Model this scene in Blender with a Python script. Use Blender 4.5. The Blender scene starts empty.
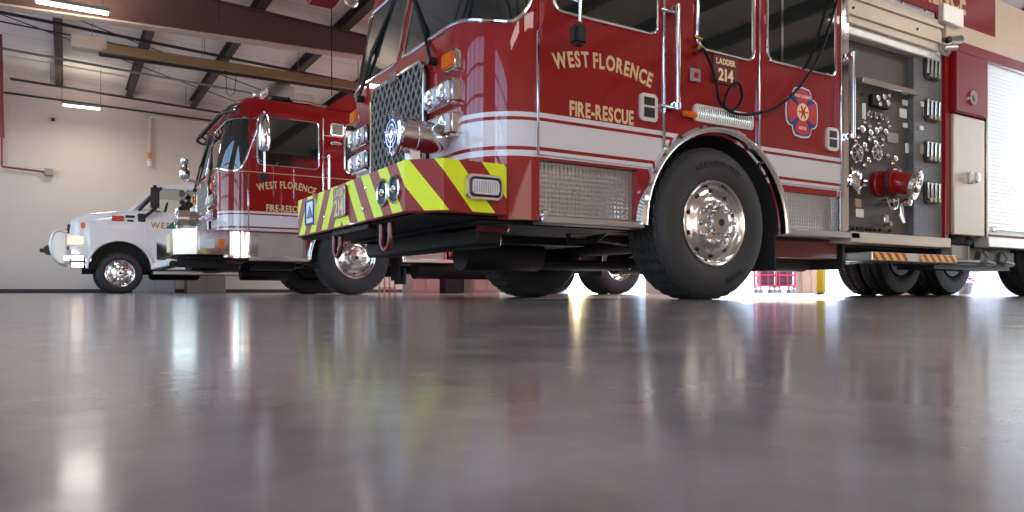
import bpy, bmesh, math, random
from mathutils import Vector, Matrix
random.seed(7)
PI = math.pi
sc = bpy.context.scene
C = sc.collection

# ---------------------------------------------------------------- camera, world, sun, exposure
cam_d = bpy.data.cameras.new('camera')
cam = bpy.data.objects.new('camera', cam_d); C.objects.link(cam)
cam.location = (0, 0, 0.065)
cam.rotation_euler = (PI/2, 0, -math.atan2(.5218, .8531))
cam_d.sensor_width = 36; cam_d.lens = 36*730/1024; cam_d.shift_y = 34.5/1024
cam_d.clip_start = .01; cam_d.clip_end = 300
sc.camera = cam
sc.view_settings.view_transform = 'Standard'
sc.view_settings.look = 'None'
sc.view_settings.gamma = 1
sc.view_settings.use_curve_mapping = False
sc.view_settings.exposure = 0.66

w = bpy.data.worlds.new('sky'); sc.world = w; w.use_nodes = True
nt = w.node_tree; nt.nodes.clear()
wo = nt.nodes.new('ShaderNodeOutputWorld'); bg = nt.nodes.new('ShaderNodeBackground')
sky = nt.nodes.new('ShaderNodeTexSky'); sky.sky_type = 'NISHITA'
sky.sun_disc = False; sky.sun_elevation = math.radians(38); sky.sun_rotation = math.radians(55)
sky.air_density = 1.0; sky.dust_density = 1.0
bg.inputs['Strength'].default_value = .75
nt.links.new(sky.outputs[0], bg.inputs[0]); nt.links.new(bg.outputs[0], wo.inputs[0])

def light(name, kind, loc, energy, color, **k):
    d = bpy.data.lights.new(name, kind); d.energy = energy; d.color = color
    for a, v in k.items():
        if a != 'rot': setattr(d, a, v)
    o = bpy.data.objects.new(name, d); C.objects.link(o); o.location = loc
    if 'rot' in k: o.rotation_euler = k['rot']
    return o
# low sun coming in through the open rear doors, travelling towards -x, -y
sd = Vector((-1, -.70, -.145)).normalized()
so = light('sun', 'SUN', (30, 20, 8), 17, (1, .97, .93), angle=math.radians(.6))
so.rotation_euler = sd.to_track_quat('-Z', 'Y').to_euler()

# ---------------------------------------------------------------- materials
def S(r, g, b):
    f = lambda c: (c/255/12.92) if c/255 <= .04045 else ((c/255+.055)/1.055)**2.4
    return (f(r), f(g), f(b), 1)
MAT = {}
def mat(name, col, rough=.5, metal=0, coat=0, spec=.5, ior=1.5, var=.06, vscale=6, bump=0, bscale=60,
        emit=None, es=0, trans=0, alpha=1):
    m = bpy.data.materials.new(name); m.use_nodes = True; n = m.node_tree; L = n.links
    p = n.nodes['Principled BSDF']
    p.inputs['Metallic'].default_value = metal; p.inputs['Roughness'].default_value = rough
    p.inputs['IOR'].default_value = ior; p.inputs['Specular IOR Level'].default_value = spec
    p.inputs['Coat Weight'].default_value = coat; p.inputs['Coat Roughness'].default_value = .03
    p.inputs['Transmission Weight'].default_value = trans
    p.inputs['Alpha'].default_value = alpha
    tc = n.nodes.new('ShaderNodeTexCoord')
    no = n.nodes.new('ShaderNodeTexNoise'); no.inputs['Scale'].default_value = vscale; no.inputs['Detail'].default_value = 3
    L.new(tc.outputs['Object'], no.inputs['Vector'])
    mx = n.nodes.new('ShaderNodeMix'); mx.data_type = 'RGBA'
    mx.inputs[6].default_value = tuple(c*(1-var) for c in col[:3])+(1,)
    mx.inputs[7].default_value = tuple(min(1, c*(1+var)) for c in col[:3])+(1,)
    L.new(no.outputs[0], mx.inputs[0]); L.new(mx.outputs[2], p.inputs['Base Color'])
    if bump:
        nb = n.nodes.new('ShaderNodeTexNoise'); nb.inputs['Scale'].default_value = bscale
        L.new(tc.outputs['Object'], nb.inputs['Vector'])
        b = n.nodes.new('ShaderNodeBump'); b.inputs['Strength'].default_value = bump; b.inputs['Distance'].default_value = .01
        L.new(nb.outputs[0], b.inputs['Height']); L.new(b.outputs[0], p.inputs['Normal'])
    if emit:
        p.inputs['Emission Color'].default_value = emit; p.inputs['Emission Strength'].default_value = es
    MAT[name] = m
    return m
RED = S(140, 14, 20)
mat('red', RED, .4, coat=.8, spec=.15, vscale=2)
mat('dark_red', S(100, 14, 20), .35, coat=.4)
mat('chrome', (.78, .78, .80, 1), .08, 1, var=.03)
mat('alu', (.62, .62, .62, 1), .3, 1, bump=.05, bscale=200)
mat('satin', (.82, .81, .79, 1), .38, .6, var=.03)
mat('brushed', (.72, .70, .66, 1), .16, 1, var=.05)
mat('rim_metal', (.74, .72, .71, 1), .17, 1, var=.05, vscale=12)
mat('dark_metal', S(45, 45, 48), .45, .3)
mat('black', S(22, 22, 24), .5)
mat('soft_black', S(30, 30, 33), .7)
mat('rubber', S(50, 50, 52), .62, bump=.15, bscale=90, spec=.4)
mat('letter_rubber', S(20, 20, 21), .5)
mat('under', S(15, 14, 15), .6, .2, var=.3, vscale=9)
mat('glass_dark', (.014, .018, .018, 1), .03, spec=.7, ior=1.6)
mat('lens', S(222, 228, 240), .10, .25, var=.2, vscale=25)
mat('amber', S(225, 110, 25), .12, coat=.8)
mat('red_lens', S(190, 30, 25), .12, coat=.8)
mat('gold', S(216, 188, 142), .4)
mat('brass_paint', S(168, 138, 90), .5)
mat('channel', S(206, 194, 178), .4, .45, bump=.03)
mat('cream', S(240, 225, 180), .5)
mat('white_paint', S(222, 222, 226), .2, coat=.8, var=.02)
mat('white', S(232, 232, 232), .45)
mat('panel_grey', S(84, 80, 77), .5, .1, bump=.1, bscale=250)
mat('blue', S(40, 60, 140), .4)
mat('emblem_red', S(200, 45, 50), .4)
mat('green', S(30, 110, 100), .4)
mat('wall_paint', S(218, 202, 190), .6, var=.03, vscale=.6, bump=.04, bscale=30)
mat('base_black', S(48, 48, 50), .5)
mat('rafter', S(92, 66, 60), .6, var=.12, vscale=3)
mat('rafter_flange', S(196, 176, 158), .5)
mat('purlin', S(70, 58, 52), .7)
mat('pipe_dark', S(48, 42, 40), .5)
mat('valve_tan', S(206, 140, 84), .5)
mat('pipe_red', S(140, 66, 64), .4)
mat('galv', S(150, 146, 142), .5, .3)
mat('heater', S(168, 142, 104), .5, .4)
mat('heater_box', S(196, 176, 160), .5)
mat('tube_glow', (1, 1, 1, 1), .4, emit=(1, .93, .82, 1), es=8)
mat('peach', S(226, 192, 160), .6)
mat('cab_grey', S(176, 172, 168), .5)
mat('cab_beige', S(158, 146, 132), .55)
mat('cab_tan', S(186, 150, 124), .55)
mat('pink_red', S(206, 60, 84), .5)
mat('yellow', S(222, 208, 30), .4)
mat('salmon', S(206, 130, 100), .5)
mat('pavement', S(190, 190, 192), .8, var=.08, vscale=1.5)
mat('brass', S(190, 150, 80), .25, 1)
mat('petal', S(240, 150, 190), .5)
mat('cart_dark', S(96, 62, 84), .6)
mat('purple', S(120, 90, 210), .5)
mat('clear', (.9, .95, .93, 1), .02, trans=1, ior=1.05, var=0)
mat('interior', S(60, 62, 64), .7)
mat('hose_black', S(22, 22, 24), .6, spec=.2)
mat('slab_warm', S(222, 200, 178), .5)

def node_mat(name): 
    m = bpy.data.materials.new(name); m.use_nodes = True; MAT[name] = m
    return m, m.node_tree, m.node_tree.links, m.node_tree.nodes['Principled BSDF']
def math_n(n, op, a, b=None, c=None):
    k = n.nodes.new('ShaderNodeMath'); k.operation = op
    for i, v in enumerate((a, b, c)):
        if v is None: continue
        if isinstance(v, (int, float)): k.inputs[i].default_value = v
        else: n.links.new(v, k.inputs[i])
    return k.outputs[0]
def mixc(n, fac, a, b):
    k = n.nodes.new('ShaderNodeMix'); k.data_type = 'RGBA'
    for i, v in ((0, fac), (6, a), (7, b)):
        if isinstance(v, (int, float, tuple)): k.inputs[i].default_value = v
        else: n.links.new(v, k.inputs[i])
    return k.outputs[2]

def striped_paint():
    m, n, L, p = node_mat('striped_red')
    tc = n.nodes.new('ShaderNodeTexCoord'); sp = n.nodes.new('ShaderNodeSeparateXYZ')
    L.new(tc.outputs['Object'], sp.inputs[0]); z = sp.outputs[2]
    f = 0
    for lo, hi in ((.889, .926), (.949, 1.109), (1.130, 1.160)):
        a = math_n(n, 'MULTIPLY', math_n(n, 'GREATER_THAN', z, lo), math_n(n, 'LESS_THAN', z, hi))
        f = a if f == 0 else math_n(n, 'ADD', f, a)
    no = n.nodes.new('ShaderNodeTexNoise'); no.inputs['Scale'].default_value = 2
    L.new(tc.outputs['Object'], no.inputs[0])
    base = mixc(n, no.outputs[0], tuple(c*.92 for c in RED[:3])+(1,), tuple(c*1.08 for c in RED[:3])+(1,))
    L.new(mixc(n, f, base, S(214, 210, 216)), p.inputs['Base Color'])
    p.inputs['Roughness'].default_value = .45; p.inputs['Specular IOR Level'].default_value = .15; p.inputs['Coat Weight'].default_value = .75; p.inputs['Coat Roughness'].default_value = .02
striped_paint()

def chevron():
    m, n, L, p = node_mat('chevron')
    uv = n.nodes.new('ShaderNodeUVMap'); uv.uv_map = 'UVMap'
    sp = n.nodes.new('ShaderNodeSeparateXYZ'); L.new(uv.outputs[0], sp.inputs[0])
    u = math_n(n, 'ABSOLUTE', sp.outputs[0])
    t = math_n(n, 'SUBTRACT', u, math_n(n, 'MULTIPLY', math_n(n, 'SUBTRACT', .82, sp.outputs[1]), .83))
    t = math_n(n, 'DIVIDE', math_n(n, 'SUBTRACT', t, .09-3.05), .305)
    f = math_n(n, 'LESS_THAN', math_n(n, 'FRACT', t), .5)
    L.new(mixc(n, f, S(140, 18, 24), S(222, 236, 24)), p.inputs['Base Color'])
    p.inputs['Roughness'].default_value = .45
chevron()

def hazard():
    m, n, L, p = node_mat('hazard')
    tc = n.nodes.new('ShaderNodeTexCoord'); sp = n.nodes.new('ShaderNodeSeparateXYZ'); L.new(tc.outputs['Object'], sp.inputs[0])
    t = math_n(n, 'DIVIDE', math_n(n, 'ADD', sp.outputs[0], sp.outputs[2]), .11)
    f = math_n(n, 'LESS_THAN', math_n(n, 'FRACT', t), .5)
    L.new(mixc(n, f, S(170, 40, 30), S(225, 190, 70)), p.inputs['Base Color'])
    p.inputs['Roughness'].default_value = .4
hazard()

def diamond(name, col, rough, metal, scale, strength):
    m, n, L, p = node_mat(name)
    tc = n.nodes.new('ShaderNodeTexCoord'); sp = n.nodes.new('ShaderNodeSeparateXYZ'); L.new(tc.outputs['Object'], sp.inputs[0])
    x, z = sp.outputs[0], sp.outputs[2]
    a = math_n(n, 'SINE', math_n(n, 'MULTIPLY', math_n(n, 'ADD', x, z), scale))
    b = math_n(n, 'SINE', math_n(n, 'MULTIPLY', math_n(n, 'SUBTRACT', x, z), scale))
    h = math_n(n, 'MULTIPLY', a, b)
    bp = n.nodes.new('ShaderNodeBump'); bp.inputs['Strength'].default_value = strength; bp.inputs['Distance'].default_value = .004
    L.new(h, bp.inputs['Height']); L.new(bp.outputs[0], p.inputs['Normal'])
    no = n.nodes.new('ShaderNodeTexNoise'); no.inputs['Scale'].default_value = 4; L.new(tc.outputs['Object'], no.inputs[0])
    L.new(mixc(n, no.outputs[0], tuple(c*.85 for c in col[:3])+(1,), tuple(c*1.1 for c in col[:3])+(1,)), p.inputs['Base Color'])
    p.inputs['Roughness'].default_value = rough; p.inputs['Metallic'].default_value = metal
diamond('diamond_plate', (.42, .41, .41, 1), .32, .85, 105, .5)
diamond('grip_plate', S(112, 115, 120), .45, .3, 150, .7)

def floor_mat():
    m, n, L, p = node_mat('polished_concrete')
    tc = n.nodes.new('ShaderNodeTexCoord')
    def noise(sc_, det, rg=.5, vec=None):
        k = n.nodes.new('ShaderNodeTexNoise'); k.inputs['Scale'].default_value = sc_; k.inputs['Detail'].default_value = det
        k.inputs['Roughness'].default_value = rg; L.new(vec or tc.outputs['Object'], k.inputs['Vector']); return k
    a = noise(1.3, 6, .6); b = noise(9, 5, .6); c = noise(60, 2)
    s = math_n(n, 'ADD', math_n(n, 'MULTIPLY', a.outputs[0], .6), math_n(n, 'MULTIPLY', b.outputs[0], .4))
    r = n.nodes.new('ShaderNodeValToRGB'); L.new(s, r.inputs[0])
    r.color_ramp.elements[0].position = .36; r.color_ramp.elements[0].color = S(118, 112, 111)
    r.color_ramp.elements[1].position = .66; r.color_ramp.elements[1].color = S(166, 159, 157)
    # hairline cracks: wobbly cell edges, kept only in patches
    dv = n.nodes.new('ShaderNodeVectorMath'); dv.operation = 'SCALE'; dv.inputs['Scale'].default_value = .35
    d0 = noise(3, 5, .65); L.new(d0.outputs[1], dv.inputs[0])
    ad = n.nodes.new('ShaderNodeVectorMath'); L.new(tc.outputs['Object'], ad.inputs[0]); L.new(dv.outputs[0], ad.inputs[1])
    v = n.nodes.new('ShaderNodeTexVoronoi'); v.feature = 'DISTANCE_TO_EDGE'; v.inputs['Scale'].default_value = .9
    L.new(ad.outputs[0], v.inputs['Vector'])
    e = math_n(n, 'LESS_THAN', v.outputs['Distance'], .0045)
    pm = noise(.7, 1)
    e = math_n(n, 'MULTIPLY', e, math_n(n, 'GREATER_THAN', pm.outputs[0], .50))
    L.new(mixc(n, math_n(n, 'MULTIPLY', e, .6), r.outputs[0], S(50, 47, 46)), p.inputs['Base Color'])
    rr = n.nodes.new('ShaderNodeMapRange'); L.new(b.outputs[0], rr.inputs[0])
    rr.inputs[1].default_value = .3; rr.inputs[2].default_value = .7; rr.inputs[3].default_value = .11; rr.inputs[4].default_value = .18
    L.new(rr.outputs[0], p.inputs['Roughness'])
    p.inputs['Specular IOR Level'].default_value = .3
    bp = n.nodes.new('ShaderNodeBump'); bp.inputs['Strength'].default_value = .02; bp.inputs['Distance'].default_value = .01
    L.new(noise(14, 4).outputs[0], bp.inputs['Height']); L.new(bp.outputs[0], p.inputs['Normal'])
floor_mat()

def corr_mat():   # ribbed pale roof liner
    m, n, L, p = node_mat('roof_liner')
    tc = n.nodes.new('ShaderNodeTexCoord'); sp = n.nodes.new('ShaderNodeSeparateXYZ'); L.new(tc.outputs['Object'], sp.inputs[0])
    f = math_n(n, 'FRACT', math_n(n, 'DIVIDE', sp.outputs[1], .9))
    f = math_n(n, 'LESS_THAN', f, .03)
    L.new(mixc(n, f, S(232, 222, 212), S(186, 176, 166)), p.inputs['Base Color'])
    p.inputs['Roughness'].default_value = .55
corr_mat()

# ---------------------------------------------------------------- mesh builder
class MB:
    def __init__(s): s.bm = bmesh.new(); s.uvl = None
    def _merge(s, bm2):
        me = bpy.data.meshes.new('t'); bm2.to_mesh(me); bm2.free(); s.bm.from_mesh(me); bpy.data.meshes.remove(me)
    def box(s, x0, y0, z0, x1, y1, z1, b=0, seg=1, mtx=None):
        t = bmesh.new(); bmesh.ops.create_cube(t, size=1)
        for v in t.verts:
            v.co = Vector((x0+(v.co.x+.5)*(x1-x0), y0+(v.co.y+.5)*(y1-y0), z0+(v.co.z+.5)*(z1-z0)))
        if b: bmesh.ops.bevel(t, geom=list(t.edges), offset=min(b, .45*min(abs(x1-x0), abs(y1-y0), abs(z1-z0))), segments=seg, affect='EDGES')
        if mtx: bmesh.ops.transform(t, matrix=mtx, verts=t.verts)
        s._merge(t); return s
    def ring(s, rings, close_u=True, cap=True, close_v=False):
        vs = [[s.bm.verts.new(p) for p in r] for r in rings]
        n = len(vs[0]); R = len(vs)
        for i in range(R if close_v else R-1):
            a, b = vs[i], vs[(i+1) % R]
            for j in range(n if close_u else n-1):
                try: s.bm.faces.new((a[j], a[(j+1) % n], b[(j+1) % n], b[j]))
                except ValueError: pass
        if cap and not close_v:
            for r in (vs[0][::-1], vs[-1]):
                try: s.bm.faces.new(r)
                except ValueError: pass
        return s
    def tube(s, pts, r, n=10, closed=False, r2=None):
        pts = [Vector(p) for p in pts]; m = len(pts); rings = []; up = None
        for i, p in enumerate(pts):
            if closed: d = pts[(i+1) % m]-pts[i-1]
            else: d = (pts[min(i+1, m-1)]-pts[max(i-1, 0)])
            d.normalize()
            if up is None:
                up = Vector((0, 0, 1)) if abs(d.z) < .9 else Vector((1, 0, 0))
            a = d.cross(up)
            if a.length < 1e-4: a = d.orthogonal()
            a.normalize(); b = a.cross(d).normalized(); up = b
            rr = r if r2 is None else r+(r2-r)*i/(m-1)
            rings.append([p+a*rr*math.cos(2*PI*k/n)+b*rr*math.sin(2*PI*k/n) for k in range(n)])
        return s.ring(rings, cap=True, close_v=closed)
    def lathe(s, prof, org, ax, n=32, rf=None, cap=False, a0=0, a1=2*PI):
        ax = Vector(ax).normalized(); u = ax.orthogonal().normalized(); v = ax.cross(u); org = Vector(org)
        full = abs(a1-a0-2*PI) < 1e-6; cnt = n if full else n+1
        rings = []
        for i, (r, h) in enumerate(prof):
            ring = []
            for k in range(cnt):
                t = a0+(a1-a0)*k/n
                q = r if rf is None else rf(i, k, r)
                ring.append(org+ax*h+u*q*math.cos(t)+v*q*math.sin(t))
            rings.append(ring)
        return s.ring(rings, close_u=full, cap=cap and full)
    def cyl(s, p0, p1, r, r1=None, n=20):
        p0, p1 = Vector(p0), Vector(p1); L = (p1-p0).length
        return s.lathe([(r, 0), (r if r1 is None else r1, L)], p0, p1-p0, n, cap=True)
    def prism(s, poly, ax, lo, hi, b=0):
        """poly of 2d points; ax = axis extruded ('x','y','z')"""
        def P(a, c, h):
            return {'x': (h, a, c), 'y': (a, h, c), 'z': (a, c, h)}[ax]
        t = bmesh.new()
        A = [t.verts.new(P(a, c, lo)) for a, c in poly]; B = [t.verts.new(P(a, c, hi)) for a, c in poly]
        t.faces.new(A[::-1]); t.faces.new(B); n = len(A)
        for i in range(n): t.faces.new((A[i], A[(i+1) % n], B[(i+1) % n], B[i]))
        if b: bmesh.ops.bevel(t, geom=list(t.edges), offset=b, segments=1, affect='EDGES')
        s._merge(t); return s
    def grid(s, rows):
        return s.ring(rows, close_u=False, cap=False)
    def slab(s, rows, rows2):
        """closed slab between two equal grids"""
        R, n = len(rows), len(rows[0])
        a = [[s.bm.verts.new(p) for p in r] for r in rows]; b = [[s.bm.verts.new(p) for p in r] for r in rows2]
        for i in range(R-1):
            for j in range(n-1):
                s.bm.faces.new((a[i][j], a[i][j+1], a[i+1][j+1], a[i+1][j])); s.bm.faces.new((b[i][j], b[i+1][j], b[i+1][j+1], b[i][j+1]))
        ed = [(0, j) for j in range(n)]+[(i, n-1) for i in range(1, R)]+[(R-1, j) for j in range(n-2, -1, -1)]+[(i, 0) for i in range(R-2, 0, -1)]
        for k in range(len(ed)):
            p, q = ed[k], ed[(k+1) % len(ed)]
            s.bm.faces.new((a[p[0]][p[1]], b[p[0]][p[1]], b[q[0]][q[1]], a[q[0]][q[1]]))
        return s
    def chars(s, txt, place, size, depth=.004, sx=.8, spacing=1.0):
        """place(u)->(Matrix) puts a glyph whose centre is at arc position u; returns total width"""
        ws = []; ms = []
        for ch in txt:
            if ch == ' ': ws.append(size*.32*sx); ms.append(None); continue
            me, x0, x1 = glyph(ch); ws.append((x1-x0)*size*sx+size*.10*sx*spacing); ms.append((me, x0, x1))
        tot = sum(ws); u = -tot/2
        for wd, g in zip(ws, ms):
            if g:
                me, x0, x1 = g; t = bmesh.new(); t.from_mesh(me)
                M = place(u+wd/2) @ Matrix.Diagonal((size*sx, size, depth/.02, 1)) @ Matrix.Translation((-(x0+x1)/2, 0, 0))
                bmesh.ops.transform(t, matrix=M, verts=t.verts); s._merge(t)
            u += wd
        return tot
    def xf(s, M): bmesh.ops.transform(s.bm, matrix=M, verts=s.bm.verts); return s
    def mesh(s, name, m, smooth=40):
        bmesh.ops.recalc_face_normals(s.bm, faces=s.bm.faces)
        for f in s.bm.faces: f.smooth = smooth > 0
        me = bpy.data.meshes.new(name); s.bm.to_mesh(me); s.bm.free()
        if smooth > 0: me.set_sharp_from_angle(angle=math.radians(smooth))
        me.materials.append(MAT[m]); return me
GL = {}
def glyph(ch):
    if ch in GL: return GL[ch]
    cu = bpy.data.curves.new('g', 'FONT'); cu.body = ch; cu.size = 1.38; cu.extrude = .01; cu.offset = .042; cu.resolution_u = 3
    o = bpy.data.objects.new('g', cu); C.objects.link(o)
    dg = bpy.context.evaluated_depsgraph_get(); me = bpy.data.meshes.new_from_object(o.evaluated_get(dg))
    bpy.data.objects.remove(o); bpy.data.curves.remove(cu)
    xs = [v.co.x for v in me.vertices]
    GL[ch] = (me, min(xs), max(xs)); return GL[ch]
SPLIT = {'hand_hole_disc', 'sidewall_lettering', 'emblem_bar', 'engine_sump', 'underbody_bracket', 'fuel_tank', 'hose_bundle', 'leaf_spring', 'drain_knobs', 'hanger', 'handle_recess', 'frame_rail',
         'tank_fitting', 'step_hanger', 'chassis', 'exhaust_box', 'pump_body', 'bumper_support', 'air_tank', 'fluorescent_tube', 'lug_nut',
         'fender_badge', 'latch_bracket', 'roof_floodlight', 'module_post', 'door', 'guard_plate', 'seat', 'winch', 'channel_bolts', 'side_vent', 'headlight_trim', 'bumper_horn'}
def split_mb(mb):
    bm = mb.bm; bm.verts.index_update(); seen = set(); isl = []
    for v in bm.verts:
        if v in seen: continue
        st = [v]; seen.add(v); grp = []
        while st:
            q = st.pop(); grp.append(q)
            for e in q.link_edges:
                o_ = e.other_vert(q)
                if o_ not in seen: seen.add(o_); st.append(o_)
        lo = [min(q.co[i] for q in grp) for i in range(3)]; hi = [max(q.co[i] for q in grp) for i in range(3)]
        isl.append([grp, lo, hi])
    i = 0
    while i < len(isl):
        j = i+1; hit = False
        while j < len(isl):
            a, b_ = isl[i], isl[j]
            if all(a[1][k] < b_[2][k]+.004 and b_[1][k] < a[2][k]+.004 for k in range(3)):
                isl[i] = [a[0]+b_[0], [min(a[1][k], b_[1][k]) for k in range(3)], [max(a[2][k], b_[2][k]) for k in range(3)]]; isl.pop(j); hit = True
            else: j += 1
        if not hit: i += 1
    if len(isl) < 2: return [mb]
    out = []
    for grp, _, _ in isl:
        keep = set(grp); n = MB(); n.bm.free(); n.bm = bm.copy(); n.bm.verts.ensure_lookup_table()
        idx = {q.index for q in keep}
        bmesh.ops.delete(n.bm, geom=[q for q in n.bm.verts if q.index not in idx], context='VERTS'); out.append(n)
    return out
def obj(name, mb, m, parent=None, label=None, smooth=40):
    if name in SPLIT and isinstance(mb, MB):
        L_ = split_mb(mb)
        if len(L_) > 1:
            return [obj1(name, q, m, parent, label, smooth) for q in L_][0]
    return obj1(name, mb, m, parent, label, smooth)
def obj1(name, mb, m, parent=None, label=None, smooth=40):
    me = mb.mesh(name, m, smooth) if isinstance(mb, MB) else mb
    o = bpy.data.objects.new(name, me); C.objects.link(o)
    if parent: o.parent = parent
    if label: o['label'] = label
    return o
def tag(o, label, cat, group=None, kind=None):
    o['label'] = label; o['category'] = cat
    if group: o['group'] = group
    if kind: o['kind'] = kind
    return o
def thing(name, loc, label, cat, group=None, rz=0):
    o = bpy.data.objects.new(name, None); C.objects.link(o); o.location = loc; o.rotation_euler = (0, 0, rz)
    o.empty_display_size = .2
    return tag(o, label, cat, group)
def struct(name, mb, m, smooth=0):
    o = obj(name, mb, m, smooth=smooth); o['kind'] = 'structure'; return o
def rrect(x0, z0, x1, z1, r, n=5):
    P = []
    for cx, cz, a in ((x1-r, z0+r, -90), (x1-r, z1-r, 0), (x0+r, z1-r, 90), (x0+r, z0+r, 180)):
        for k in range(n+1):
            t = math.radians(a+90*k/n); P.append((cx+r*math.cos(t), cz+r*math.sin(t)))
    return P
def copy_part(o, parent, dloc):
    c = o.copy(); C.objects.link(c); c.parent = parent; c.location = o.location+Vector(dloc); return c
def boolean_cut(me, cutters, m):
    o = bpy.data.objects.new('b', me); C.objects.link(o); tmp = []
    for cb in cutters:
        bmesh.ops.recalc_face_normals(cb.bm, faces=cb.bm.faces)
        cm = bpy.data.meshes.new('c'); cb.bm.to_mesh(cm); cb.bm.free(); co = bpy.data.objects.new('c', cm); C.objects.link(co); tmp.append(co)
        md = o.modifiers.new('b', 'BOOLEAN'); md.operation = 'DIFFERENCE'; md.object = co; md.solver = 'EXACT'
    dg = bpy.context.evaluated_depsgraph_get(); r = bpy.data.meshes.new_from_object(o.evaluated_get(dg))
    for t in tmp+[o]: bpy.data.objects.remove(t)
    r.materials.clear(); r.materials.append(MAT[m])
    for p in r.polygons: p.use_smooth = True
    r.set_sharp_from_angle(angle=math.radians(35))
    return r

# ---------------------------------------------------------------- the building
XF, XB, YN, YW = -3.2, 14.5, -6.0, 22.0
def roof_z(x): return 5.50-.045*x
b = MB(); b.box(XF-.3, YN-.3, -.2, XB+.05, YW+.3, 0); struct('floor', b, 'polished_concrete')
b = MB(); b.box(XB+.06, YN-40, -.25, XB+60, YW+40, -.02); struct('ground', b, 'pavement')
b = MB(); b.box(XF-40, YN-40, -.25, XF-.31, YW+40, -.02); struct('ground', b, 'pavement')
b = MB(); b.box(XF-.3, YW, 0, XB+.3, YW+.25, 5.75); struct('wall_far', b, 'wall_paint')
b = MB(); b.box(XF-.3, YN-.25, 0, XB+.3, YN, 5.75); struct('wall_near', b, 'wall_paint')
# front and rear walls with three door openings each
def wall_open(name, x0, x1, openings, H, top):
    b = MB(); y = YN
    for a, c in openings:
        b.box(x0, y, 0, x1, a, top); b.box(x0, a, H, x1, c, top); y = c
    b.box(x0, y, 0, x1, YW, top); struct(name, b, 'wall_paint')
FO = [(-3.9, .6), (3.0, 7.2), (9.7, 13.9), (16.0, 20.2)]
BO = [(1.35, 7.6), (9.2, 14.0), (16.2, 20.4)]
wall_open('wall_front', XF-.25, XF, FO, 4.3, 5.7)
wall_open('wall_rear', XB, XB+.25, BO, 4.2, 5.0)
b = MB(); b.prism([(XF-.3, roof_z(XF-.3)), (XB+.3, roof_z(XB+.3)), (XB+.3, roof_z(XB+.3)+.12), (XF-.3, roof_z(XF-.3)+.12)], 'y', YN-.3, YW+.3)
struct('ceiling', b, 'roof_liner')
b = MB(); b.box(XF, YW-.015, 0, XB, YW, .10, .004); struct('baseboard_far', b, 'base_black')
# sectional door rails in the front openings
for i, (a, c) in enumerate(FO):
    b = MB()
    for k in range(7): b.box(XF-.15, a, k*.7-.0, XF-.10, c, k*.7+.07)
    for k in range(5): b.box(XF-.15, a+(c-a-.10)*k/4, 0, XF-.10, a+(c-a-.10)*k/4+.10, 4.27)
    if i > 1: b.box(XF-.14, a, .0, XF-.11, c, 1.05 if i == 2 else .72)  # unseen lower panels, added to break up daylight reflected in the middle bumper
    struct('door_%d' % (i+1), b, 'alu')
# light portals: guide daylight sampling through the real openings (they emit nothing)
for x, ops, H, r in ((XF-.05, FO, 4.3, -PI/2), (XB-.05, BO, 4.2, PI/2)):
    for a, c in ops:
        p = light('daylight_portal', 'AREA', (x, (a+c)/2, H/2), 1, (1, 1, 1), shape='RECTANGLE', size=H, size_y=c-a, rot=(0, r, 0))
        p.data.cycles.is_portal = True

# roof steel ------------------------------------------------------
def rafter(Y, label):
    root = thing('roof_rafter', (0, Y, 0), label, 'beam', 'tapered steel rafters')
    def zb(x): return 4.48+.030*x if x < 6 else 4.66-.05*(x-6)
    zt = lambda x: roof_z(x)-.26
    b = MB(); b.prism([(XF, zb(XF)), (6, zb(6)), (XB, zb(XB)), (XB, zt(XB)), (XF, zt(XF))], 'y', -.012, .012); obj('web', b, 'rafter', root, smooth=0)
    b = MB(); b.prism([(XF, zb(XF)-.03), (6, zb(6)-.03), (XB, zb(XB)-.03), (XB, zb(XB)), (6, zb(6)), (XF, zb(XF))], 'y', -.12, .12)
    obj('lower_flange', b, 'rafter_flange', root, 'pale lower flange', 0)
    b = MB(); b.prism([(XF, zt(XF)), (XB, zt(XB)), (XB, zt(XB)+.02), (XF, zt(XF)+.02)], 'y', -.12, .12); obj('upper_flange', b, 'rafter', root, smooth=0)
    return root
rafter(13.7, 'reddish brown tapered steel rafter with pale lower flange crossing above the trucks')
rafter(6.2, 'brown tapered steel rafter high over the nearest truck, out of view above')
b = None
xs = [-1.7+1.57*k for k in range(11)]
PL = ['dark steel roof purlin nearest the left end of the roof', 'dark steel roof purlin just right of the tube heater burner box', 'dark steel roof purlin passing left of the middle truck\'s roof',
      'dark steel roof purlin directly above the middle truck\'s light bar', 'dark steel roof purlin crossing behind the nearest truck\'s windscreen']
for i, x in enumerate(xs):
    b = MB(); z = roof_z(x)
    b.box(x-.08, YN, z-.225, x+.08, YW, z-.205); b.box(x+.065, YN, z-.205, x+.08, YW, z-.02); b.box(x-.08, YN, z-.02, x+.065, YW, z-.003)
    o = obj('roof_purlin', b, 'purlin', smooth=0)
    grp = 'roof purlins' if 1 <= i <= 5 else 'roof purlins out of view'
    lab = PL[i-1] if 1 <= i <= 5 else 'dark steel roof purlin hidden beyond the trucks or the picture edge'
    tag(o, lab, 'beam', grp)
def pipe(name, pts, r, m, label, cat='pipe', group=None, n=8):
    b = MB(); b.tube(pts, r, n); return tag(obj(name, b, m), label, cat, group)
def sl(x, y, dz): return (x, y, roof_z(x)-dz)
def hung_pipe(name, x0, x1, y, dz, r, m, label, cat='pipe'):
    o = pipe(name, [sl(x0, y, dz), sl(x1, y, dz)], r, m, label, cat)
    for k in range(4):
        x = x0+.8+(x1-x0-1.2)*k/3
        b = MB(); b.tube([sl(x, y, dz), sl(x, y, -.02)], .006, 6); obj('pipe_hanger', b, m, o)
    return o
hung_pipe('sprinkler_pipe', -1.6, 9, 15.4, .66, .03, 'pipe_dark', 'black overhead sprinkler pipe just beyond the brown rafter')
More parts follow.
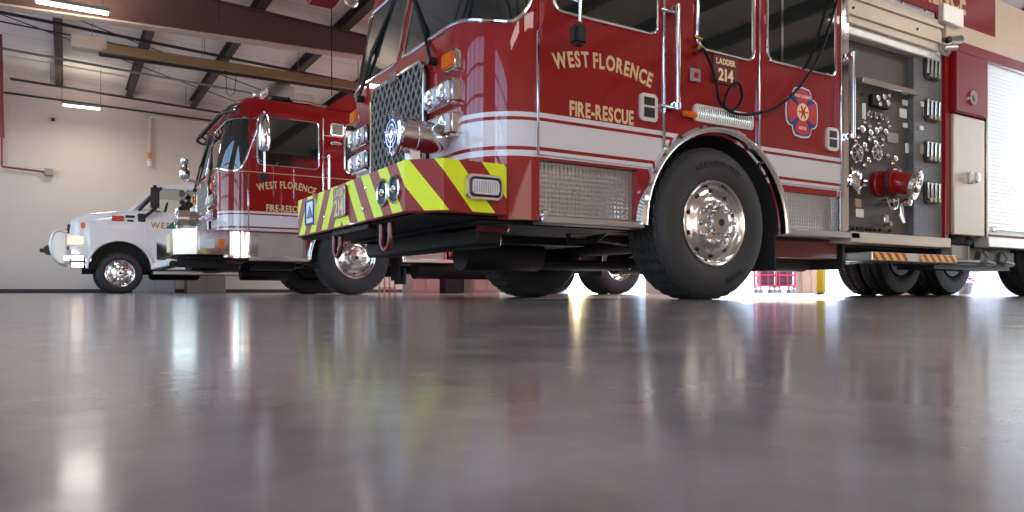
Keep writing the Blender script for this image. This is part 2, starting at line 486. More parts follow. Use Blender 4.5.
hung_pipe('sprinkler_pipe', -1.1, 9, 20.6, .55, .03, 'pipe_dark', 'dark sprinkler pipe running under the purlins near the far wall')
pipe('conduit', [sl(-1.3, 21.85, .62), sl(8, 21.85, .42)], .025, 'pipe_dark', 'thin grey conduit along the top of the far wall', 'conduit')
pipe('conduit', [sl(-1.4, 18.6, .42), sl(9, 18.6, .42)], .028, 'galv', 'pale grey conduit under the roof between the heater and far wall', 'conduit')
pipe('conduit', [sl(-1.4, 17.0, .34), sl(9, 17.0, .36)], .016, 'pipe_dark', 'thin black conduit under the roof just behind the heater box', 'conduit')
pipe('bracing_rod', [sl(-1.8, 16.2, .28), sl(6, 21.8, .28)], .012, 'pipe_dark', 'thin steel bracing rod slanting towards the far wall', 'rod')
pipe('bracing_rod', [sl(-1.5, 15.0, .28), sl(1.2, 16.8, .28), sl(6.5, 20.2, .28)], .012, 'pipe_dark', 'thin steel bracing rod slanting behind the burner box', 'rod')
# sprinkler drops
b = MB()
# tube heater
th = thing('tube_heater', (0, 14.8, 0), 'tan overhead tube heater with pale burner box hung beyond the rafter', 'heater')
b = MB(); b.prism([(-.16, .0), (.16, 0), (.10, .17), (-.10, .17)], 'x', 0.55, 7.5)
b.xf(Matrix.Translation((0, 0, 4.25))); obj('reflector', b, 'heater', th, smooth=0)
b = MB(); b.tube([(.5, 0, 4.25), (7.4, 0, 4.25)], .05, 12); obj('radiant_tube', b, 'dark_metal', th)
b = MB(); b.box(.08, -.14, 4.27, .62, .14, 4.50, .015); obj('burner_box', b, 'heater_box', th, 'pale burner box')
for x in (.4, 2.2, 4.0, 5.8):
    b = MB(); b.tube([(x, 0, 4.3), (x, 0, roof_z(x)-.02)], .006, 6); obj('hanger', b, 'galv', th)
# ceiling lamps
def strip_lamp(loc, label, L=1.22, energy=30, axis='x', hang=True, group='strip lamps', wall=False):
    root = thing('strip_lamp', loc, label, 'lamp', group)
    d = (L/2, .07) if axis == 'x' else (.07, L/2)
    b = MB(); b.box(-d[0], -d[1], 0, d[0], d[1], .06, .01); obj('housing', b, 'galv', root)
    b = MB()
    for q in (-.035, .035):
        if axis == 'x': b.tube([(-L/2+.03, q, -.02), (L/2-.03, q, -.02)], .017, 10)
        else: b.tube([(q, -L/2+.03, -.02), (q, L/2-.03, -.02)], .017, 10)
    obj('fluorescent_tube', b, 'tube_glow', root)
    if hang:
        b = MB(); hz = roof_z(loc[0])-loc[2]-.03
        for q in (-.4, .4):
            p = (q, 0) if axis == 'x' else (0, q); b.tube([(p[0], p[1], .05), (p[0], p[1], hz)], .005, 6)
        obj('hanger', b, 'dark_metal', root)
    light('lamp_uplight', 'AREA', (loc[0], loc[1]+.12, loc[2]+.0), energy*.3, (1, .88, .74), shape='RECTANGLE', size=L, size_y=.06, rot=(PI-.15, 0, 0))
    l = light('lamp_light', 'AREA', (loc[0], loc[1], loc[2]-.045), energy, (1, .93, .86), shape='RECTANGLE', size=L if axis == 'x' else .12, size_y=.26 if axis == 'x' else L)
    return root
def fill_lamp(x, y):  # unseen lamps added to light the bays; wide to soften their reflections
    z = roof_z(x)-.6
    t = thing('fill_lamp', (x, y, z), 'added wide fill lamp under the roof, outside the picture', 'lamp', 'added fill lamps outside the picture')
    b = MB(); b.box(-1.2, -.4, 0, 1.2, .4, .07, .015); obj('housing', b, 'galv', t)
    b = MB()
    for q in (-1.0, 1.0): b.tube([(q, 0, .06), (q, 0, roof_z(x+q)-z-.02)], .006, 6)
    obj('hanger', b, 'dark_metal', t)
    light('lamp_light', 'AREA', (x, y, z-.03), 42, (1, .91, .82), shape='RECTANGLE', size=2.4, size_y=.8)
strip_lamp((.33, 20.4, 4.50), 'lit fluorescent strip lamp by the far wall at upper left', L=.82, energy=20, hang=True)
strip_lamp((.10, 13.0, 4.40), 'lit fluorescent strip lamp at the top left picture edge', L=1.0, energy=50)
for i, (x, y) in enumerate([(6.4, 8.6), (11, 8.6), (7.5, .6), (11.5, .6), (-.8, -3.8), (3.0, -3.8), (7.4, 17.4), (11, 17.4)]):
    fill_lamp(x, y)

# far wall fittings
b = MB(); b.tube([(-1.34, 21.9, 4.9), (-1.34, 21.9, 3.15), (-1.32, 21.9, 3.12), (-.42, 21.9, 3.06)], .025, 10)
rp = obj('fire_pipe', b, 'pipe_red'); tag(rp, 'red pipe down the left of the far wall, turning right into a grey box', 'pipe')
b = MB(); b.box(-.45, 21.82, 2.97, -.27, 21.98, 3.15, .01); obj('junction_box', b, 'galv', rp, 'grey square end box')
b = MB(); b.tube([(1.93, 21.9, 3.5), (1.93, 21.9, 4.72), (2.0, 21.9, 4.78), (5, 21.9, 4.72)], .045, 12); rp = obj('drop_pipe', b, 'slab_warm'); tag(rp, 'cream vertical pipe dropping down the far wall above the white truck', 'pipe')
b = MB(); b.cyl((1.93, 21.9, 3.78), (1.93, 21.9, 3.62), .05, .05); obj('valve', b, 'valve_tan', rp, 'orange valve')
b = MB(); b.cyl((1.93, 21.9, 3.55), (1.93, 21.9, 3.42), .065, .05); obj('pipe_cap', b, 'white', rp)
b = MB(); b.box(-.31, 21.93, 4.38, -.23, 22, 4.46, .01); b.cyl((-.27, 21.93, 4.42), (-.27, 21.85, 4.40), .03, .035); tag(obj('security_camera', b, 'dark_metal'), 'small dark round device high on the far wall below the strip lamp', 'sensor')
pipe('hanging_cable', [(2.05, 12.2, roof_z(2)), (2.06, 12.2, 4.3)], .006, 'hose_black', 'thin cable hanging down in front of the brown rafter', 'cable')
pipe('hanging_rope', [(3.35, 10.6, roof_z(3.3)), (3.36, 10.6, 2.95)], .008, 'hose_black', 'thin rope hanging beside the nearest truck\'s windscreen', 'rope')
b = MB(); b.tube([(2.60, -.1, 4.27), (2.62, -.1, 3.86), (2.68, -.1, 3.76), (2.76, -.1, 3.86), (2.80, -.1, 4.27)], .007, 6); obj('cord', b, 'hose_black', th)
tr = thing('door_track', (-1.04, 18.2, 0), 'red upright door track at the left picture edge', 'track')
b = MB(); b.box(-.04, -.05, 3.2, .04, .05, 5.3, .008, mtx=Matrix.Rotation(-.02, 4, 'Y')); obj('track_post', b, 'pipe_red', tr)
b = MB(); b.cyl((0, -.06, 4.45), (0, -.10, 4.45), .03); obj('roller', b, 'chrome', tr)
# exhaust hose reel at the top
hr = thing('hose_reel', (3.0, 9.6, 0), 'red overhead reel with silver hose hanging under the roof', 'hose reel')
b = MB(); b.box(-.25, -.2, 3.90, .12, .2, 4.12, .03); obj('reel_housing', b, 'red', hr)
b = MB(); b.tube([(.3+.09*math.cos(t*.5), 0, 4.02+.09*math.sin(t*.5)) for t in range(13)], .03, 8, closed=False); obj('hose_loop', b, 'alu', hr)
b = MB(); b.tube([(0, 0, 4.1), (0, 0, roof_z(3)-.1)], .012, 8); obj('hanger', b, 'dark_metal', hr)

# ---------------------------------------------------------------- wheels
def make_wheel(parent, loc, side, r=.552, wd=.36, rim_r=.308, nuts=True, dual=False, letters=False, ld=True):
    """wheel whose outer face points to side (-1 near, +1 far); loc = centre of the outer face"""
    w_ = MB(); s = side
    hw = wd
    prof = [(rim_r-.012, .012), (rim_r+.012, -.002), (rim_r+.04, -.012), (r*.74, -.022), (r*.86, -.014), (r*.93, .0), (r*.965, .022), (r*.992, .045),
            (r, .05), (r, .085), (r-.014, .088), (r-.014, .098), (r, .101), (r, .145), (r-.014, .148), (r-.014, .158), (r, .161), (r, hw/2+.015), (r-.014, hw/2+.018), (r-.014, hw/2+.028), (r, hw/2+.031)]
    k0 = [(a, b_) for a, b_ in prof]
    prof += [(r, hw-.101), (r-.014, hw-.098), (r-.014, hw-.088), (r, hw-.085), (r, hw-.05), (r*.992, hw-.045), (r*.965, hw-.022), (r*.93, hw), (r*.74, hw+.015), (rim_r+.012, hw), (rim_r-.012, hw-.02), (rim_r-.02, hw/2)]
    prof = [(a, b_) for a, b_ in prof]
    N = 108
    def rf(i, k, q):
        if q > r*.985 and (k % 3) == (1 if (i % 2) else 0): return q-.016
        return q
    w_.lathe(prof+[prof[0]], (0, 0, 0), (0, -s, 0), N, rf)
    t = obj('wheel', w_, 'rubber', parent, smooth=32); t.location = loc
    # rim (outward = +s*y here means towards the viewer): axis points inwards
    q = rim_r
    R_ = MB()
    if not dual:
        rp = [(q-.0, .006), (q+.004, -.004), (q-.004, -.010), (q-.016, -.004), (q-.022, .02), (q-.03, .035), (q-.045, .045), (q-.075, .040), (q-.105, .018), (q-.125, .004), (q-.165, -.004), (q-.185, -.008), (.092, -.012), (.088, -.05), (.080, -.062), (.03, -.066), (.0001, -.066)]
    else:
        rp = [(q, .006), (q+.004, -.004), (q-.004, -.010), (q-.016, -.004), (q-.024, .04), (q-.032, .12), (q-.06, .14), (q-.10, .13), (q-.165, .15), (.10, .15), (.095, .05), (.08, .03), (.0001, .03)]
    kk = rim_r/.308
    rp = [(a if a > .11 else a*kk, b_) for a, b_ in rp]
    R_.lathe(rp, (0, 0, 0), (0, -s, 0), 48)
    R_.lathe([(q, .006), (q-.03, .05), (q-.04, wd*.6), (.02, wd*.6)], (0, 0, 0), (0, -s, 0), 32)
    obj('rim', R_, 'rim_metal', t, 'polished aluminium rim')
    D_ = MB(); D_.cyl((0, -s*wd*.5, 0), (0, -s*wd*.99, 0), rim_r-.03, n=28); obj('dark_backing', D_, 'black', t)  # black backing added to darken the open inside of the wheel
    off = .04 if not dual else .135
    H_ = MB()
    for k in range(10):
        a = 2*PI*(k+.5)/10; rr = q-.075
        c = Vector((rr*math.cos(a), -s*(off-.002), rr*math.sin(a)))
        H_.cyl(c, c+Vector((0, s*.006, 0)), .017*kk, n=12)
    obj('hand_hole_disc', H_, 'black', t, 'dark disc standing for a shaded round hand hole')  # shade of the open holes put in as black discs
    base = -.006 if not dual else .148
    c0 = None
    for k in range(10):
        a = 2*PI*k/10; rr = .143*kk
        c = Vector((rr*math.cos(a), 0, rr*math.sin(a)))
        if nuts:
            if c0 is None:
                N_ = MB(); N_.cyl((0, -s*base, 0), (0, s*(.018-base), 0), .021*kk, n=12); N_.lathe([(.017*kk, 0), (.017*kk, .03), (.010*kk, .042), (.0001, .044)], (0, s*(.016-base), 0), (0, s, 0), 6)
                c0 = obj('lug_nut', N_, 'chrome', t); c0.location = c
            else:
                d = c0.copy(); C.objects.link(d); d.parent = t; d.location = c
    if not nuts:
        N_ = MB()
        for k in range(10):
            a = 2*PI*k/10; rr = .143*kk; c = Vector((rr*math.cos(a), -s*base, rr*math.sin(a)))
            N_.cyl(c, c+Vector((0, s*.04, 0)), .018*kk, n=8)
        o = obj('lug_nut', N_, 'chrome', t)
    h = MB(); hb = .066 if not dual else -.03
    h.cyl((0, s*hb, 0), (0, s*(hb+.004), 0), .026, n=16); obj('hub_cap', h, 'black', t, 'black hub centre')
    if letters:
        T = MB(); rr = .425
        def arc(c0_, flip):
            def pl(u):
                a = c0_ + (-u/rr if not flip else u/rr)
                M = Matrix.Translation((rr*math.cos(a), s*.021, rr*math.sin(a)))
                # letter plane x-z facing -y
                B = Matrix(((1, 0, 0, 0), (0, 0, -1, 0), (0, 1, 0, 0), (0, 0, 0, 1)))
                rot = Matrix.Rotation(-(a-PI/2 if not flip else a+PI/2), 4, 'Y')
                return M @ rot @ B @ Matrix.Translation((0, -.02, 0))
            return pl
        T.chars('BRIDGESTONE', arc(PI/2-.05, False), .042, .006, 1.1, 1.4)
        T.chars('M844', arc(-PI/2+.45, True), .042, .006, 1.2, 1.6)
        obj('sidewall_lettering', T, 'letter_rubber', t, 'raised sidewall lettering')
    return t

# ---------------------------------------------------------------- custom fire truck cab
RC = .40; HW = 1.30
def half_outline(s, x_end=3.4):
    f = HW-RC
    bow = .035
    if s <= f: return (bow*(s/f)**2*.0+.0, -s, (-1, 0))
    s2 = s-f; a = s2/RC
    if a <= PI/2: return (RC*(1-math.cos(a)), -(f+RC*math.sin(a)), (-math.cos(a), -math.sin(a)))
    return (RC+(s2-RC*PI/2), -HW, (0, -1))
def cabpt(s, z, off=0, far=False):
    x, y, nrm = half_outline(abs(s))
    lean = max(0, z-1.75)*.20
    wgt = max(0, 1-x/1.1)
    x += lean*wgt*wgt*(1+.0*wgt)
    x += nrm[0]*off; y += nrm[1]*off
    if s < 0: y = -y     # far half
    return (x, y, z)
SMAX = (HW-RC)+RC*PI/2
S_FRONT = HW-RC
def s_at_x(x): 
    if x < RC: return S_FRONT+RC*math.acos(1-x/RC)
    return SMAX+(x-RC)

def make_truck(loc, label, chev, detail=True, win_rear=True):
    CL = 3.375
    root = thing('fire_truck', loc, label, 'fire truck')
    # --- cab shell
    ss = [0, .15, .3, .45, .6, .75, S_FRONT]+[S_FRONT+RC*PI/2*k/14 for k in range(1, 15)]+[SMAX+.2, SMAX+.5, SMAX+.7, SMAX+.9, SMAX+(CL-RC)]
    full = [-q for q in ss[::-1]]+ss[1:]
    rings = []
    for z, ins in ((.50, 0), (.80, 0), (1.2, 0), (1.75, 0), (1.9, 0), (2.1, 0), (2.3, 0), (2.50, 0), (2.62, .01), (2.69, .03), (2.73, .06), (2.76, .13)):
        r_ = []
        for q in full:
            p = Vector(cabpt(q, z)); c = Vector((CL/2, 0, z)); 
            x_, y_, n_ = half_outline(abs(q))
            nn = Vector((n_[0], n_[1] if q >= 0 else -n_[1], 0))
            p = p-nn*ins
            r_.append(p)
        rings.append(r_)
    b = MB(); b.ring(rings, close_u=True, cap=True)
    bmesh.ops.recalc_face_normals(b.bm, faces=b.bm.faces)
    me = bpy.data.meshes.new('cab'); b.bm.to_mesh(me); b.bm.free()
    cut = []
    for s in (-1, 1):
        c = MB(); c.cyl((1.91, s*.75, .50), (1.91, s*1.5, .50), .69, n=64); cut.append(c)
        c = MB(); c.box(.372, s*1.24 if s > 0 else -1.5, .40, 1.16, 1.5 if s > 0 else -1.24, .875); cut.append(c)
        c = MB(); c.box(2.66, s*1.27 if s > 0 else -1.5, .40, 3.5, 1.5 if s > 0 else -1.27, .842); cut.append(c)
    cab = obj('cab', boolean_cut(me, cut, 'striped_red'), None, root)
    # --- windscreen: two panes wrapped round the corners
    def zlow(q):
        a = abs(q)
        if a < S_FRONT-.1: return 1.775
        t = min(1, (a-(S_FRONT-.1))/.55); return 1.775-.075*(t*t*(3-2*t))
    send = s_at_x(.265)
    for sg in (1, -1):
        rows, rows2 = [], []
        N = 26
        top = 2.44
        for i in range(11):
            t = i/10; R1, R2 = [], []
            for j in range(N+1):
                u = j/N
                q0 = .06+(send+(.20*t)-.06)*u
                zl = zlow(q0); z = zl+(top-zl)*t
                # rounded outer lower corner
                e = max(0, (u-.93)/.07)
                if t < .15: z += e*e*.05*(1-t/.15)
                R1.append(cabpt(sg*q0, z, .007)); R2.append(cabpt(sg*q0, z, -.01))
            rows.append(R1); rows2.append(R2)
        b = MB(); b.slab(rows, rows2); g = obj('windscreen', b, 'glass_dark', root, smooth=60)
        edge = rows[0]+[r_[-1] for r_ in rows[1:]]+rows[-1][::-1][1:]+[r_[0] for r_ in rows[::-1][1:-1]]
        b = MB(); b.tube([Vector(p) for p in edge], .013, 8, closed=True); obj('windscreen_trim', b, 'chrome' if detail or sg > 0 else 'black', g, 'bright trim')
    # wipers
    for p0, p1, p2 in (((-.04, -.60, 1.60), (.0, -.42, 1.86), (.10, .02, 2.30)), ((-.04, .80, 1.66), (.02, .66, 2.0), (.12, .40, 2.40))):
        b = MB(); b.tube([p0, p1, p2], .014, 8); o = obj('wiper', b, 'black', root)
        b = MB(); v = Vector(p2)-Vector(p1); b.tube([Vector(p1)+Vector((.0, 0, 0)), Vector(p1)+v*.5+Vector((.012, .015, 0)), Vector(p2)+v*.1], .020, 6); obj('wiper_blade', b, 'black', o)
        b = MB(); b.cyl((p0[0]+.04, p0[1], p0[2]), (p0[0]-.02, p0[1], p0[2]), .028); obj('wiper_pivot', b, 'black', o)
    # --- grille
    gx = -.035
    gp = [(-.50, .80), (.50, .80), (.50, 1.56), (.42, 1.645), (-.42, 1.645), (-.50, 1.56)]
    b = MB(); b.prism(gp, 'x', gx+.012, .02); gr = obj('grille', b, 'black', root, smooth=0)
    b = MB(); st = .058
    def clip(a, c, y0, y1, z0, z1):  # line z = c + a*y in rect
        pts = []
        ylo, yhi = y0, y1
        ys = sorted([ (z0-c)/a, (z1-c)/a ])
        lo, hi = max(ylo, ys[0]), min(yhi, ys[1])
        return (lo, c+a*lo, hi, c+a*hi) if hi-lo > .02 else None
    for a in (1.35, -1.35):
        c = -1.0
        while c < 3.6:
            g = clip(a, c, -.49, .49, .80, 1.635)
            if g: b.tube([(gx, g[0], g[1]), (gx, g[2], g[3])], .0065, 4)
            c += st*2.1
    obj('grille_mesh', b, 'galv', gr, 'diamond wire mesh', smooth=30)
    b = MB(); b.tube([(gx-.005, y, z) for y, z in gp], .013, 8, closed=True); obj('grille_frame', b, 'brushed', gr)
    b = MB(); b.prism(rrect(-.075, 1.60, .075, 1.67, .03), 'x', gx-.035, gx); obj('grille_badge', b, 'chrome', gr)
    # --- lamps
    for sg in (-1, 1):
        def Y(a, c_): return (sg*a, sg*c_) if sg > 0 else (sg*c_, sg*a)
        for z0, z1 in ((1.245, 1.405), (1.04, 1.20)):
            y0, y1 = Y(.56, .965)
            b = MB(); b.box(-.075, y0, z0, .035, y1, z1, .022, 3); h = obj('headlight_bezel', b, 'chrome', root, 'chrome headlight bezel')
            for a, c_ in ((.58, .762), (.772, .95)):
                y0, y1 = Y(a, c_)
                b = MB(); b.box(-.086, y0, z0+.022, -.06, y1, z1-.022, .01, 2); l = obj('headlight', b, 'lens', h, 'clear square headlight')
                ym = (y0+y1)/2; b = MB(); b.lathe([(.060, 0), (.056, .006), (.050, .003), (.030, .001), (.012, .002), (.010, .010), (.0001, .012)], (-.0855, ym, (z0+z1)/2), (-1, 0, 0), 24); obj('lamp_reflector', b, 'rim_metal', h)
        y0, y1 = Y(.80, .965)
        b = MB(); b.box(-.05, y0, 1.45, .03, y1, 1.59, .018, 3); h = obj('indicator_bezel', b, 'chrome', root)
        y0, y1 = Y(.81, .955)
        b = MB(); b.box(-.066, y0, 1.468, -.03, y1, 1.572, .012, 2); obj('indicator_lens', b, 'amber', h, 'amber lens')
    if not chev:
        for sg in (-1, 1):     # polished corner skirt behind the bumper
            b = MB(); rows = [[cabpt(sg*q, z, .006) for q in [S_FRONT+RC*PI/2*k/8 for k in range(3, 10)]] for z in (.52, .87)]
            b.grid(rows); obj('corner_guard', b, 'chrome', root)
    # --- side things, both sides
    for s in (-1, 1):
        yo = lambda d: s*(HW+d)
        def yb(d0, d1): return (yo(d0), yo(d1)) if s > 0 else (yo(d1), yo(d0))
        near = s < 0
        # doors: thin raised skins carrying glass, handles, hinges
        def door(name, x0, x1, z0, win, hx, arch=None):
            a, c_ = yb(-.01, .012)
            poly = [(x0, z0), (x1, z0), (x1, 2.56), (x0, 2.56)]
            if arch == 'f':   # rear lower corner scooped for the wheel
                poly = [(x0, z0), (1.18, z0)]+[(1.91-.75*math.cos(t), .5+.75*math.sin(t)) for t in [math.radians(v) for v in (32, 38, 44)]]+[(x1, 1.04), (x1, 2.56), (x0, 2.56)]
                poly = [p for p in poly if p[0] <= x1+1e-6]
            if name == 'rear_door': poly = [(x0, 1.085), (x0+.06, 1.04), (x0+.13, .98), (x0+.18, .92), (x0+.20, z0)]+poly[1:]
            b = MB(); b.prism(poly, 'y', a, c_, .004); d = obj(name, b, 'striped_red', root, smooth=30)
            a, c_ = yb(.010, .020)
            b = MB(); b.prism(rrect(*win, .06), 'y', a, c_); obj('door_window', b, 'glass_dark', d, smooth=30)
            b = MB(); b.tube([(px_, yo(.018), pz_) for px_, pz_ in rrect(win[0]-.008, win[1]-.008, win[2]+.008, win[3]+.008, .066)], .011, 8, closed=True)
            obj('window_trim', b, 'chrome', d, 'chrome window trim')
            a, c_ = yb(.010, .03)
            b = MB(); b.prism(rrect(hx, 1.207, hx+.155, 1.395, .03), 'y', a, c_, .004); h = obj('door_handle', b, 'satin', d)
            a, c_ = yb(.026, .036)
            return d
        f = door('front_door', .362, 1.375, .90, (.478, 1.815, 1.315, 2.47), 1.165, 'f')
        g = door('rear_door', 2.372, 3.35, .90, (2.455, 1.83, 3.27, 2.50), 3.155, None)
        for hx in (1.165, 3.155):
            a, c_ = yb(.030, .034)
            b = MB(); b.box(hx+.03, a, 1.235, hx+.125, c_, 1.30, .002); b.box(hx+.03, a, 1.315, hx+.125, c_, 1.37, .002); obj('handle_recess', b, 'dark_metal', root)
        a, c_ = yb(-.005, .012)
        b = MB(); b.prism(rrect(1.722, 1.80, 2.288, 2.50, .07), 'y', a, c_); sw = obj('side_window', b, 'glass_dark', root, smooth=30)
        b = MB(); b.tube([(px_, yo(.012), pz_) for px_, pz_ in rrect(1.712, 1.79, 2.298, 2.51, .075)], .013, 8, closed=True); obj('window_trim', b, 'chrome', sw)
        a, c_ = yb(.018, .024)
        b = MB(); b.box(2.60, a, 1.84, 2.625, c_, 2.49); obj('window_divider', b, 'chrome', root)
        # chrome uprights
        for x0, x1, z0, z1 in ((.343, .361, .90, 1.66), (1.377, 1.40, .98, 2.56), (2.354, 2.371, .985, 2.6), (3.352, 3.372, .56, 2.68)):
            a, c_ = yb(.0, .022)
            b = MB(); b.box(x0, a, z0, x1, c_, z1, .004); obj('door_edge_trim', b, 'chrome', root)
        # grab rail
        for gx_ in (1.452,):
            b = MB(); b.tube([(gx_, yo(.085), 1.30), (gx_, yo(.085), 2.02)], .017, 12); gr_ = obj('grab_rail', b, 'chrome', root)
            for z in (1.33, 1.99):
                b = MB(); b.box(gx_-.03, min(yo(0), yo(.10)), z-.025, gx_+.03, max(yo(0), yo(.10)), z+.025, .010, 2); b.tube([(gx_, yo(.02), z), (gx_-.10, yo(.02), z)], .014); obj('rail_bracket', b, 'chrome', gr_)
        # steps and tread plate
        a, c_ = yb(-.055, -.05)
        b = MB(); b.box(.372, min(a, c_), .53, 1.16, max(a, c_), .872); obj('tread_plate', b, 'diamond_plate', root, 'bright tread plate under front door', 0)
        a, c_ = yb(-.075, .045)
        b = MB(); b.box(.362, a, .478, 1.19, c_, .528, .008); obj('step', b, 'alu', root)
        b = MB(); a, c_ = yb(0, .04); b.box(.362, a, .478, .42, c_, .565, .012); obj('step_end_cap', b, 'chrome', root)
        a, c_ = yb(-.025, -.02)
        b = MB(); b.box(2.665, a, .55, 3.37, c_, .84); obj('tread_plate', b, 'diamond_plate', root, 'bright tread plate under rear door', 0)
        a, c_ = yb(-.27, .03)
        b = MB(); b.box(2.66, a, .498, 3.60, c_, .555, .008); obj('step', b, 'alu', root)
        # wheel arch: polished half ring standing proud
        prof = [(.70, -.03), (.70, .055), (.712, .068), (.735, .072), (.752, .058), (.757, .0)]
        b = MB(); b.lathe(prof, (1.91, s*HW, .50), (0, s, 0), 56, a0=0, a1=2*PI)
        bmesh.ops.bisect_plane(b.bm, geom=b.bm.verts[:]+b.bm.edges[:]+b.bm.faces[:], plane_co=(0, 0, .505), plane_no=(0, 0, -1), clear_outer=True)
        obj('wheel_arch_trim', b, 'chrome', root, 'polished wheel arch trim')
        b = MB(); b.lathe([(.684, .0), (.684, -.58), (.02, -.58)], (1.91, s*HW, .50), (0, s, 0), 48)
        bmesh.ops.bisect_plane(b.bm, geom=b.bm.verts[:]+b.bm.edges[:]+b.bm.faces[:], plane_co=(0, 0, .505), plane_no=(0, 0, -1), clear_outer=True)
        obj('wheel_well', b, 'soft_black', root)
        a, c_ = yb(-.40, -.04)
        b = MB(); b.box(2.60, a, .22, 2.62, c_, .80, .004); obj('mud_flap', b, 'soft_black', root)
        # mirror
        mx, my = .50, yo(.22)
        b = MB(); b.tube([(mx+.02, my, 2.5), (mx+.02, my, 1.68)], .012, 10); b.tube([(mx-.1, yo(.0), 1.93), (mx+.02, my, 1.80), (mx+.12, yo(.0), 2.3)], .010, 8)
        b.tube([(mx+.02, my, 2.5), (.62, yo(-.02), 2.60)], .014, 8); mr = obj('mirror_arm', b, 'chrome', root)
        b = MB(); b.lathe([(.0001, 0), (.05, .012), (.075, .06), (.082, .2), (.080, .40), (.06, .5), (.0001, .53)], (mx+.02, my, 1.95), (0, 0, 1), 24, ); obj('mirror_head', b, 'chrome', mr, 'tall chrome mirror shell')
        b = MB(); b.box(mx-.04, my-.04, 1.535, mx+.05, my+.04, 1.66, .018, 2); obj('spot_mirror', b, 'black', mr, 'small black mirror')
        # wheels
        if s < 0: make_wheel(root, (1.87, -1.325, .55), -1, letters=detail, nuts=True)
        else: make_wheel(root, (1.87, 1.325, .55), 1, nuts=False)
        # lettering
        def flat(x, z):
            def pl(u):
                if near: B = Matrix(((1, 0, 0, x+u), (0, 0, -1, yo(.013)), (0, 1, 0, z), (0, 0, 0, 1)))
                else: B = Matrix(((-1, 0, 0, x-u), (0, 0, 1, yo(.013)), (0, 1, 0, z), (0, 0, 0, 1)))
                return B
            return pl
        def arc(x, z, R):
            def pl(u):
                t = u/R
                f_ = flat(x, z-R)
                M = f_(0); 
                return M @ Matrix.Rotation(-t, 4, 'Z') @ Matrix.Translation((0, R, 0))
            return pl
        b = MB(); b.chars('WEST FLORENCE', arc(.873, 1.505, 1.30), .098, .003, .70, 1.25)
        obj('door_lettering', b, 'gold', root, 'gold lettering WEST FLORENCE')
        b = MB(); b.chars('FIRE-RESCUE', flat(.855, 1.172), .094, .003, .66, 1.2)
        obj('door_lettering', b, 'gold', root, 'gold lettering FIRE-RESCUE')
        if not chev:
            # thin gold line below the windows
            b = MB(); b.tube([(x, yo(.014), 1.70) for x in (.37, 1.37, 2.3, 3.3)], .006, 6); b.tube([Vector(cabpt(-s*q, 1.70, .004)) for q in [S_FRONT*.5, S_FRONT]+[S_FRONT+RC*PI/2*k/8 for k in range(1, 9)]], .006, 6); obj('pinstripe', b, 'gold', root)
            a, c_ = yb(-.01, .03)
            for z0, z1, x1 in ((2.33, 2.50, 1.70), (2.19, 2.235, 1.66)):
                b = MB(); b.box(1.50, a, z0, x1, c_, z1, .015, 2); l = obj('side_light', b, 'chrome', root)
                b = MB(); a2, c2 = yb(.028, .036); b.box(1.52, a2, z0+.012, x1-.02, c2, z1-.012, .006); obj('side_light_lens', b, 'galv', l)
    # --- dark sheets added to deepen the shade under bumper and cab
    b = MB(); b.box(-.40, -1.20, .498, .40, 1.20, .515, .004); obj('bumper_shade_sheet', b, 'under', root)
    b = MB(); b.box(.02, -1.16, .476, 1.22, 1.16, .497, .004); obj('cab_shade_sheet', b, 'under', root)
    b = MB(); b.box(2.62, -1.16, .476, 3.34, 1.16, .497, .004); obj('cab_shade_sheet', b, 'under', root)
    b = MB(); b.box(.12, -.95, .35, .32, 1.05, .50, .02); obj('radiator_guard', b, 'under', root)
    # --- frame, axle, drive line
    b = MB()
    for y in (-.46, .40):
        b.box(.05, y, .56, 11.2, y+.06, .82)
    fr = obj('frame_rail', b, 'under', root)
    b = MB(); b.tube([(1.87, -.95, .50), (1.87, -.5, .44), (1.87, .5, .44), (1.87, .95, .50)], .07, 12); obj('front_axle', b, 'under', root)
    for y in (-.46, .46):
        b = MB(); b.tube([(.95, y, .58), (1.4, y, .50), (1.87, y, .46), (2.35, y, .50), (2.85, y, .60)], .045, 8); b.tube([(1.87, y, .5), (1.80, y+.05, .80)], .04, 10); b.cyl((.95, y-.06, .58), (.95, y+.06, .58), .07)
        obj('leaf_spring', b, 'under', root)
    b = MB(); b.box(.30, -.42, .42, 1.5, .42, .72, .06, 2); b.cyl((.5, 0, .36), (1.2, 0, .36), .14); b.box(2.4, -.35, .30, 3.2, .35, .6, .08, 2); obj('engine_sump', b, 'under', root)
    b = MB(); b.cyl((2.9, .12, .40), (7.4, .12, .47), .06, n=12); obj('drive_shaft', b, 'under', root)
    b = MB(); random.seed(3)
    for k in range(9):
        x = .2+random.random()*1.2; y = -.9+random.random()*1.8; z = .42+random.random()*.12
        b.tube([(x, y, z+.1), (x+.1, y+.1, z), (x+.3, y+.05, z+.02), (x+.35, y-.1, z+.12)], .015+.01*random.random(), 8)
    obj('hose_bundle', b, 'under', root)
    b = MB(); b.box(.12, -1.0, .44, .35, -.5, .52, .02); b.box(.12, .5, .44, .35, 1.0, .52, .02); obj('underbody_bracket', b, 'dark_red', root)
    return root

T1 = make_truck((2.12, 5.05, 0), 'nearest red fire truck with yellow and red striped bumper marked 214', True)
T2 = make_truck((1.79, 11.75, 0), 'middle red fire truck with plain polished bumper, parked behind the nearest one', False, detail=False)

